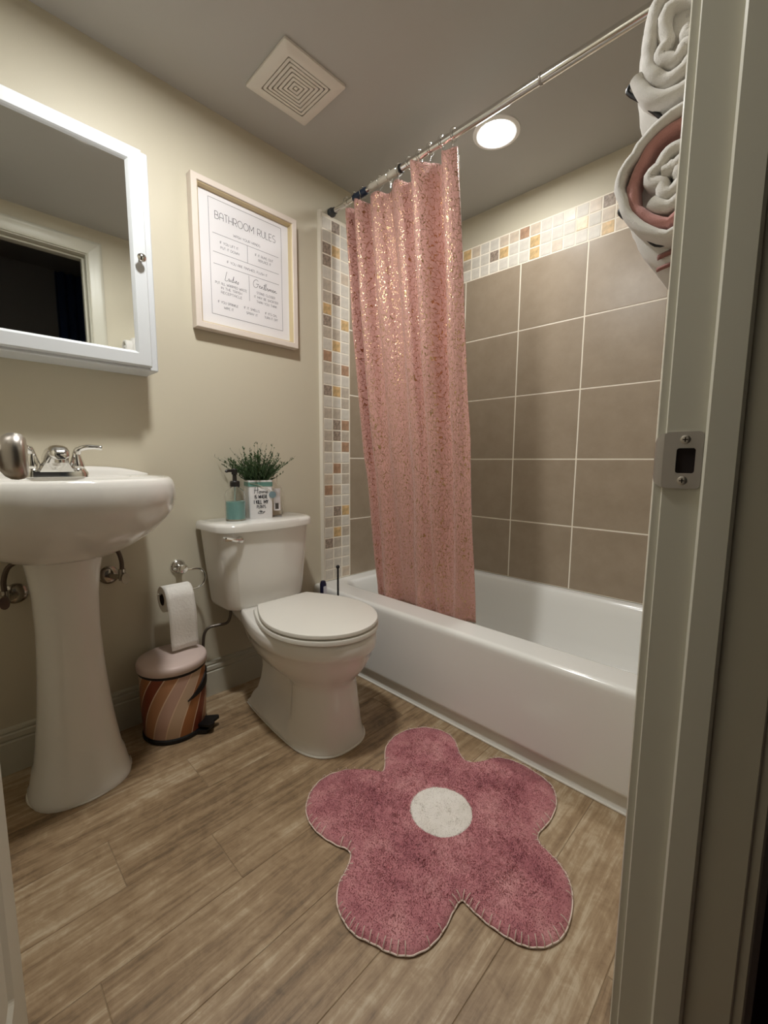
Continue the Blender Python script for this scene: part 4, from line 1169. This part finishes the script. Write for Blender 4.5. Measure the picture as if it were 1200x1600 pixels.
for j, y in enumerate(np.linspace(y0p + 0.0005, y1p - 0.0005, 9)):
    sh.append([(x + 0.0015 * math.sin(j * 1.1) * (i > 8), y + 0.010 * max(0, (i - 7) / 8), z) for i, (x, z) in enumerate(prof_s)])
build('hanging_sheet', MB().loft(sh, False, False, closed=False), M_TISSUE, tp, smooth=60, solid=0.0008)

# ------------------------------------------------------------------ striped pedal bin
BX, BY, BR = 0.127, -1.505, 0.104
bn = tag(empty('pedal_bin', (BX, BY, 0)), 'round pedal bin with orange and pink stripes and a blush lid', 'waste bin')
bo = MB().lathe([(0.098, 0.014), (0.099, 0.016), (0.1035, 0.10), (0.1045, 0.235)], (BX, BY, 0), 'z', 56)
bob = build('body', bo, M_BIN, bn, origin=(BX, BY, 0.0))
build('base', MB().lathe([(0.100, 0.001), (0.103, 0.004), (0.103, 0.014), (0.100, 0.018), (0.09, 0.018)], (BX, BY, 0), 'z', 56), M_BLACK, bn)
build('rim_band', MB().lathe([(0.104, 0.228), (0.1065, 0.230), (0.1065, 0.238), (0.104, 0.240)], (BX, BY, 0), 'z', 56), M_BLACK, bn)
build('lid', MB().lathe([(0.108, 0.239), (0.1105, 0.241), (0.1115, 0.258), (0.109, 0.265), (0.102, 0.269), (0.06, 0.2725), (0.001, 0.273)], (BX, BY, 0), 'z', 56), mat('blush_plastic', lin(214, 194, 186), 0.4), bn, smooth=50)
# pedal: two-pronged black foot plate towards the toilet
pa = math.radians(40)
ca, sa = math.cos(pa), math.sin(pa)
def bp_(r, s, z): return (BX + ca * r - sa * s, BY + sa * r + ca * s, z)
pdl = MB()
pdl.loft([[bp_(0.09, -0.036, z0), bp_(0.128, -0.030, z0), bp_(0.134, -0.012, z0), bp_(0.134, 0.012, z0), bp_(0.128, 0.030, z0), bp_(0.09, 0.036, z0)] for z0 in (0.004, 0.016)])
pdl.loft([[bp_(0.095, -0.026, z0), bp_(0.142, -0.032, z0 + .004), bp_(0.150, -0.020, z0 + .006), bp_(0.140, 0.0, z0 + .002), bp_(0.150, 0.020, z0 + .006), bp_(0.142, 0.032, z0 + .004), bp_(0.095, 0.026, z0)] for z0 in (0.024, 0.033)])
pdl.box(BX + ca * 0.10 - 0.012, BX + ca * 0.10 + 0.012, BY + sa * 0.10 - 0.012, BY + sa * 0.10 + 0.012, 0.010, 0.03)
build('pedal', pdl, M_BLACK, bn)
# black carrying-handle plate on the side
hp = MB()
qa = [math.radians(a) for a in range(4, 80, 5)]
def hz(i, n, up_): 
    t = i / (n - 1)
    return (0.139 + 0.062 * min(1, t * 1.5)) if up_ else (0.137 + 0.028 * t)
n_ = len(qa)
for rr_ in (0.1045, 0.109):
    pass
hp.loft([[(BX + r * math.cos(a), BY + r * math.sin(a), hz(i, n_, u_)) for i, a in enumerate(qa)] for r, u_ in ((0.1035, False), (0.108, False), (0.109, True), (0.1035, True))], False, False, closed=False)
build('handle_plate', hp, M_BLACK, bn)

# ------------------------------------------------------------------ brush and plunger between toilet and tub
br_ = tag(empty('plunger', (0.262, -0.872, 0)), 'plunger with thin black stick rising behind the toilet seat', 'plunger')
build('cup', MB().lathe([(0.050, 0.0), (0.052, 0.006), (0.046, 0.045), (0.034, 0.075), (0.016, 0.086), (0.014, 0.12), (0.001, 0.12)], (0.262, -0.872, 0.001), 'z', 28), M_BLACK, br_, smooth=50)
stk = MB().tube([(0.262, -0.872, 0.10), (0.262, -0.872, 0.492)], 0.0042, 10)
stk.lathe([(0.001, -0.009), (0.006, -0.006), (0.0085, 0), (0.006, 0.006), (0.001, 0.009)], (0.262, -0.872, 0.495), 'z', 14)
build('stick', stk, M_BLACK, br_, smooth=50)
nb = tag(empty('toilet_brush', (0.148, -0.864, 0)), 'toilet brush with navy and white handle behind the toilet', 'toilet brush')
M_NAVY = mat('navy_plastic', (0.012, 0.012, 0.04, 1), 0.35)
build('holder', MB().lathe([(0.045, 0.0), (0.047, 0.004), (0.040, 0.12), (0.037, 0.125), (0.030, 0.125)], (0.148, -0.864, 0.001), 'z', 28), M_NAVY, nb, smooth=50)
hn = MB().lathe([(0.009, 0.12), (0.009, 0.30), (0.014, 0.315), (0.0145, 0.395), (0.010, 0.408), (0.001, 0.411)], (0.148, -0.864, 0.001), 'z', 20)
build('handle', hn, M_NAVY, nb, smooth=50)
build('white_inlay', MB().loft([[(x, -0.864 + b, z) for b, z in rrect(-0.0075, 0.0075, 0.345, 0.388, 0.005, 4)] for x in (0.156, 0.164)]), mat('white_inlay', lin(215, 215, 225), 0.4), nb)

# ------------------------------------------------------------------ flower rug
RUG = [(0.803, -1.141), (0.733, -1.058), (0.717, -0.974), (0.751, -0.895), (0.812, -0.861), (0.869, -0.869), (0.936, -0.923), (0.973, -0.923), (0.998, -0.893), (1.022, -0.845), (1.072, -0.822), (1.136, -0.822), (1.195, -0.842), (1.23, -0.896), (1.241, -0.966), (1.237, -1.023), (1.254, -1.05), (1.294, -1.062), (1.332, -1.084), (1.358, -1.121), (1.373, -1.171), (1.375, -1.22), (1.358, -1.261), (1.33, -1.286), (1.299, -1.296), (1.253, -1.302), (1.214, -1.3), (1.193, -1.3), (1.193, -1.328), (1.201, -1.374), (1.199, -1.419), (1.181, -1.457), (1.151, -1.479), (1.117, -1.491), (1.081, -1.505), (1.043, -1.504), (1.007, -1.491), (0.977, -1.46), (0.963, -1.425), (0.937, -1.393), (0.89, -1.407), (0.842, -1.415), (0.793, -1.41), (0.748, -1.387), (0.71, -1.338), (0.699, -1.28), (0.721, -1.222), (0.769, -1.175)]
RC = (1.026, -1.150)
ru = tag(empty('flower_rug', (RC[0], RC[1], 0)), 'dusty pink flower-shaped bath rug with a white centre', 'rug')
edge = spline([(a, b) for a, b in RUG], 5, True)
def rug_mat(name, c0, c1, c2):
    m = bpy.data.materials.new(name); m.use_nodes = True
    nt = m.node_tree; b = nt.nodes['Principled BSDF']; b.inputs['Roughness'].default_value = 0.95; b.inputs['Sheen Weight'].default_value = 0.25
    g = nt.nodes.new('ShaderNodeNewGeometry')
    n = nt.nodes.new('ShaderNodeTexNoise'); n.inputs['Scale'].default_value = 11; n.inputs['Detail'].default_value = 6; n.inputs['Roughness'].default_value = 0.65
    nt.links.new(g.outputs['Position'], n.inputs['Vector'])
    cr = nt.nodes.new('ShaderNodeValToRGB'); e = cr.color_ramp.elements
    e[0].position = 0.34; e[0].color = c0; e[1].position = 0.68; e[1].color = c2; k_ = e.new(0.5); k_.color = c1
    nt.links.new(n.outputs['Fac'], cr.inputs['Fac']); nt.links.new(cr.outputs['Color'], b.inputs['Base Color'])
    return m
M_RUG = rug_mat('pink_cotton_pile', lin(172, 104, 112), lin(194, 128, 133), lin(214, 156, 157))
M_RUGW = rug_mat('white_cotton_pile', lin(226, 220, 210), lin(236, 230, 222), lin(242, 238, 230))
HR = 0.016
def rug_z(x, y, t):
    n1 = noise.noise(Vector((x * 16, y * 16, 0))); n2 = noise.noise(Vector((x * 48, y * 48, 3)))
    base = HR * max(0.0, 1 - t ** 14) ** 0.5 * 0.9 + 0.0015
    return base + (0.0030 * n1 + 0.0016 * n2) * (1 - t ** 6)
bd = MB(); rings = []
ts = [0.02, 0.10, 0.18, 0.26, 0.34, 0.42, 0.5, 0.58, 0.66, 0.74, 0.81, 0.87, 0.91, 0.945, 0.97, 0.987, 0.997, 1.0]
for t in ts:
    rings.append([(RC[0] + (x - RC[0]) * t, RC[1] + (y - RC[1]) * t, rug_z(RC[0] + (x - RC[0]) * t, RC[1] + (y - RC[1]) * t, t)) for x, y in edge])
rings.append([(RC[0] + (x - RC[0]) * .99, RC[1] + (y - RC[1]) * .99, 0.0003) for x, y in edge])
build('rug_body', bd.loft(rings), M_RUG, ru, smooth=80)
# cotton pile: tiny fibre tufts
rs = np.random.RandomState(3)
ex = np.array(edge)
angs = np.unwrap(np.arctan2(ex[:, 1] - RC[1], ex[:, 0] - RC[0]))
rad = np.hypot(ex[:, 0] - RC[0], ex[:, 1] - RC[1])
def pile(count, rmax, name, m, rmin=0.0, fixed=None):
    th_ = rs.uniform(0, 2 * PI, count)
    key = np.mod(angs, 2 * PI); od = np.argsort(key)
    rr_ = np.interp(th_, np.concatenate([key[od] - 2 * PI, key[od], key[od] + 2 * PI]), np.concatenate([rad[od]] * 3))
    if fixed:
        r = np.sqrt(rs.uniform(0, 1, count)) * fixed; t = r / rr_
    else:
        keep = rs.uniform(0, 1, count) < (rr_ / rr_.max()) ** 2
        th_, rr_ = th_[keep], rr_[keep]
        t = np.sqrt(rs.uniform(0, 1, len(th_))) * 0.992; r = t * rr_
        k2 = r > rmin; th_, rr_, t, r = th_[k2], rr_[k2], t[k2], r[k2]
    x = RC[0] + r * np.cos(th_); y = RC[1] + r * np.sin(th_)
    n = len(x)
    lx = np.array([noise.noise(Vector((a * 13, b * 13, 7.0))) for a, b in zip(x, y)])
    ly = np.array([noise.noise(Vector((a * 13, b * 13, 19.0))) for a, b in zip(x, y)])
    z = np.array([rug_z(a, b, c) for a, b, c in zip(x, y, t)]) - 0.001
    ln_ = rs.uniform(0.003, 0.0056, n) * (1 - 0.45 * t ** 8)
    dx = lx * 0.9 + rs.normal(0, .45, n); dy = ly * 0.9 + rs.normal(0, .45, n)
    nrm = np.sqrt(dx ** 2 + dy ** 2 + 0.8)
    tx_, ty_, tz_ = x + dx / nrm * ln_, y + dy / nrm * ln_, z + 0.9 / nrm * ln_
    a = rs.uniform(0, 2 * PI, n); w2 = 0.0013
    V = np.empty((n, 3, 3))
    V[:, 0] = np.stack([x + w2 * np.cos(a), y + w2 * np.sin(a), z], 1)
    V[:, 1] = np.stack([x - w2 * np.cos(a), y - w2 * np.sin(a), z], 1)
    V[:, 2] = np.stack([tx_, ty_, tz_], 1)
    V = V.reshape(-1, 3) - np.array([RC[0], RC[1], 0])
    me = bpy.data.meshes.new(name)
    me.from_pydata(V.tolist(), [], np.arange(3 * n).reshape(-1, 3).tolist())
    me.materials.append(m)
    o = bpy.data.objects.new(name, me); COL.objects.link(o); o.parent = ru
    tag(o, kind='stuff')
    return o
CRAD = 0.083
pile(110000, None, 'pink_pile', M_RUG, rmin=CRAD)
cen = MB()
rings = []
for k_ in (0.05, 0.4, 0.75, 0.95, 1.0):
    rings.append([(RC[0] + CRAD * k_ * math.cos(q), RC[1] + CRAD * k_ * math.sin(q), rug_z(RC[0] + CRAD * k_ * math.cos(q), RC[1] + CRAD * k_ * math.sin(q), 0.3) + (0.0018 if k_ < 1 else -0.001)) for q in [2 * PI * i / 48 for i in range(48)]])
build('white_centre', MB().loft(rings, True, False), M_RUGW, ru, smooth=80)
o = pile(9000, None, 'white_pile', M_RUGW, fixed=CRAD * 0.99)
# whip stitching round the edge
M_STITCH = mat('cream_thread', lin(232, 214, 200), 0.8)
st = MB(); ne = len(edge)
for i in range(0, ne, 2):
    if rs.uniform() < 0.25: continue
    x, y = edge[i]; dx, dy = RC[0] - x, RC[1] - y
    # inward normal of the edge
    xa, ya = edge[i - 1]; xb, yb = edge[(i + 1) % ne]
    nx, ny = -(yb - ya), xb - xa
    q = math.hypot(nx, ny); nx, ny = nx / q, ny / q
    if nx * dx + ny * dy < 0: nx, ny = -nx, -ny
    l_ = rs.uniform(0.008, 0.015)
    st.tube([(x - nx * 0.002, y - ny * 0.002, 0.004), (x - nx * 0.0005, y - ny * 0.0005, 0.012), (x + nx * l_ * .5, y + ny * l_ * .5, 0.0185), (x + nx * l_, y + ny * l_, 0.0205)], 0.0009, 5)
tag(build('whip_stitches', st, M_STITCH, ru), kind='stuff')
build('edge_cord', MB().tube([(RC[0] + (x - RC[0]) * 1.003, RC[1] + (y - RC[1]) * 1.003, 0.0045 + 0.0012 * math.sin(i * 1.7)) for i, (x, y) in enumerate(edge)], 0.0016, 6, closed=True), M_STITCH, ru)

# ------------------------------------------------------------------ wire rack and rolled towels on the door wall
YA = -1.235
rk = tag(empty('towel_rack', (XR, -1.08, 1.30)), 'black wire towel rack on the wall behind the door casing', 'towel rack')
for y in (YA + 0.024, -0.93):
    rl = MB().tube([(XR - 0.004, y, 1.20), (XR - 0.004, y, 1.60)], 0.0035, 8)
    build('rail', rl, M_BLACK, rk)
    for zc_ in (1.452, 1.277):
        pts = spline([(XR - 0.004, y, zc_ + 0.02), (XR - 0.02, y, zc_ + 0.002), (XR - 0.06, y, zc_ - 0.006), (XR - 0.082, y, zc_ + 0.014), (XR - 0.102, y, zc_ + 0.040), (XR - 0.117, y, zc_ + 0.056), (XR - 0.122, y, zc_ + 0.066), (XR - 0.112, y, zc_ + 0.074)], 4)
        build('cradle', MB().tube(pts, 0.0032, 8), M_BLACK, rk)
def spiral_towel(mb, outlf, turns, th_, y0, y1, seed, a0=0.0, start=1.0, end=0.12, squash=None):
    """rolled sheet: spiral strip of thickness th_ seen end-on at y0, extruded to y1"""
    n = int(40 * turns); rq = random.Random(seed); offs = [rq.uniform(-1, 1) for _ in range(8)]
    P = []
    for i in range(n + 1):
        q = i / n; a = a0 + 2 * PI * turns * q
        k_ = start + (end - start) * q
        k_ += 0.09 * math.sin(3 * a + offs[0] * 3) * q + 0.06 * math.sin(5 * a + offs[1] * 4) * q
        cx_, cz_, rx, rz = outlf(a)
        P.append(np.array((cx_ + rx * k_, cz_ + rz * k_)))
    rings_by_y = []
    m_ = len(P); N_ = []
    for i in range(m_):
        t = P[min(i + 1, m_ - 1)] - P[max(i - 1, 0)]; t = t / (np.linalg.norm(t) or 1)
        N_.append(np.array((-t[1], t[0])))
    rings = []
    for y, w_ in ((y0, 0.15), (y0 + 0.002, 0.62), (y0 + 0.006, 0.92), (y0 + 0.013, 1.0), ((y0 + y1) / 2, 1.0), (y1, 1.0)):
        jit = lambda i: 0.003 * noise.noise(Vector((P[i][0] * 60, P[i][1] * 60, seed)))
        rings.append([(P[i][0] + N_[i][0] * th_ / 2 * w_, y + jit(i), P[i][1] + N_[i][1] * th_ / 2 * w_) for i in range(m_)] +
                     [(P[i][0] - N_[i][0] * th_ / 2 * w_, y + jit(i), P[i][1] - N_[i][1] * th_ / 2 * w_) for i in range(m_ - 1, -1, -1)])
    # side walls + front strip (ends are quads between the outer and inner curve)
    nn = 2 * m_; vs = [p for r in rings for p in r]; fs = []
    for i in range(len(rings) - 1):
        for j in range(nn):
            a = i * nn + j; b = i * nn + (j + 1) % nn
            fs.append((a, b, b + nn, a + nn))
    for j in range(m_ - 1):
        fs.append((j, j + 1, nn - 2 - j, nn - 1 - j))
        e = (len(rings) - 1) * nn
        fs.append((e + j, e + j + 1, e + nn - 2 - j, e + nn - 1 - j))
    mb.add(vs, fs)
def blob_outline(ctrl, c):
    """closed outline given as (angle in degrees, radius) control pairs"""
    ks = sorted(ctrl); A_ = [k_[0] for k_ in ks]; R_ = [k_[1] for k_ in ks]
    A2 = [A_[-1] - 360] + A_ + [A_[0] + 360]; R2 = [R_[-1]] + R_ + [R_[0]]
    def f(a):
        d = math.degrees(a) % 360
        r = float(np.interp(d, A2, R2))
        return c[0], c[1], r * math.cos(a), r * math.sin(a)
    return f
# angles: 0 = towards the wall (+x), 90 = up, 180 = into the room
up_f = blob_outline([(0, .050), (40, .075), (80, .115), (110, .110), (140, .078), (180, .062), (215, .066), (250, .078), (280, .080), (320, .062)], (1.462, 1.535))
lo_f = blob_outline([(0, .046), (40, .080), (75, .092), (110, .082), (140, .068), (163, .080), (178, .084), (195, .076), (225, .074), (270, .090), (310, .070)], (1.466, 1.360))
t1 = tag(empty('rolled_towel', (1.462, -1.08, 1.455)), 'rolled white towel in the upper loop of the wire rack', 'towel', 'rolled towels on the rack')
mb1 = MB(); spiral_towel(mb1, up_f, 2.6, 0.020, YA, -0.90, 2, a0=math.radians(200), start=0.90, end=0.16)
build('terry_roll', mb1, M_TOWEL, t1, smooth=80)
def plug(outlf, k_, y0, y1, bulge, n=48, dz=0.0):
    rings = []
    for y, kk in ((y0, 0.35), (y0 + 0.003, 0.75), (y0 + 0.010, 0.95), (y0 + 0.025, 1.0), (y1, 1.0)):
        ring = []
        for i in range(n):
            a = 2 * PI * i / n; cx_, cz_, rx, rz = outlf(a)
            w_ = 0.004 * noise.noise(Vector((math.cos(a) * 2, math.sin(a) * 2, bulge)))
            ring.append((min(cx_ + rx * k_ * kk * (1 + w_ * 8), XR - 0.002), y + 0.004 * noise.noise(Vector((rx * 50, rz * 50, bulge))), cz_ + rz * k_ * kk + dz))
        rings.append(ring)
    return MB().loft(rings)
build('inner_folds', plug(up_f, 0.80, YA + 0.014, -0.91, 1.0), M_TOWEL, t1, smooth=80)
sag1 = blob_outline([(0, .050), (45, .08), (90, .120), (120, .11), (150, .078), (180, .066), (215, .080), (245, .110), (275, .120), (320, .075)], (1.462, 1.535))
build('sagging_layer', plug(sag1, 0.93, YA + 0.030, -0.89, 4.0), M_TOWEL, t1, smooth=80)
t2 = tag(empty('rolled_towel', (1.47, -1.08, 1.27)), 'white towel rolled with pink bands in the lower loop of the wire rack', 'towel', 'rolled towels on the rack')
mb2 = MB(); spiral_towel(mb2, lo_f, 1.02, 0.015, YA - 0.006, -0.90, 5, a0=math.radians(-25), start=0.93, end=0.90)
build('outer_fold', mb2, M_TOWEL, t2, smooth=80)
mb3 = MB(); spiral_towel(mb3, lo_f, 1.0, 0.016, YA + 0.001, -0.91, 6, a0=math.radians(-20), start=0.75, end=0.70)
build('pink_band', mb3, M_TOWELPINK, t2, smooth=80)
mb4 = MB(); spiral_towel(mb4, lo_f, 1.8, 0.019, YA - 0.002, -0.92, 9, a0=math.radians(230), start=0.52, end=0.10)
build('inner_folds', mb4, M_TOWEL, t2, smooth=80)
sag2 = blob_outline([(0, .046), (45, .08), (90, .085), (130, .072), (165, .074), (200, .078), (225, .088), (250, .112), (272, .138), (290, .140), (325, .08)], (1.470, 1.360))
build('hanging_end', plug(sag2, 0.97, YA + 0.030, -0.90, 7.0), M_TOWEL, t2, smooth=80)
for zs, hs in ((1.262, 0.0075), (1.244, 0.006)):
    ring = []
    s5 = MB()
    for i in range(0, 13):
        x = 1.447 + (XR - 0.004 - 1.447) * i / 12
        ring.append((x, YA + 0.036 - 0.004 * math.sin(PI * i / 12), zs + 0.003 * math.sin(PI * i / 12) - 0.004))
    s5.loft([[(x, y, z - hs / 2) for x, y, z in ring], [(x, y - 0.002, z) for x, y, z in ring], [(x, y, z + hs / 2) for x, y, z in ring]], False, False, closed=False)
    build('woven_stripe', s5, M_TOWELSTRIPE, t2, solid=0.002)
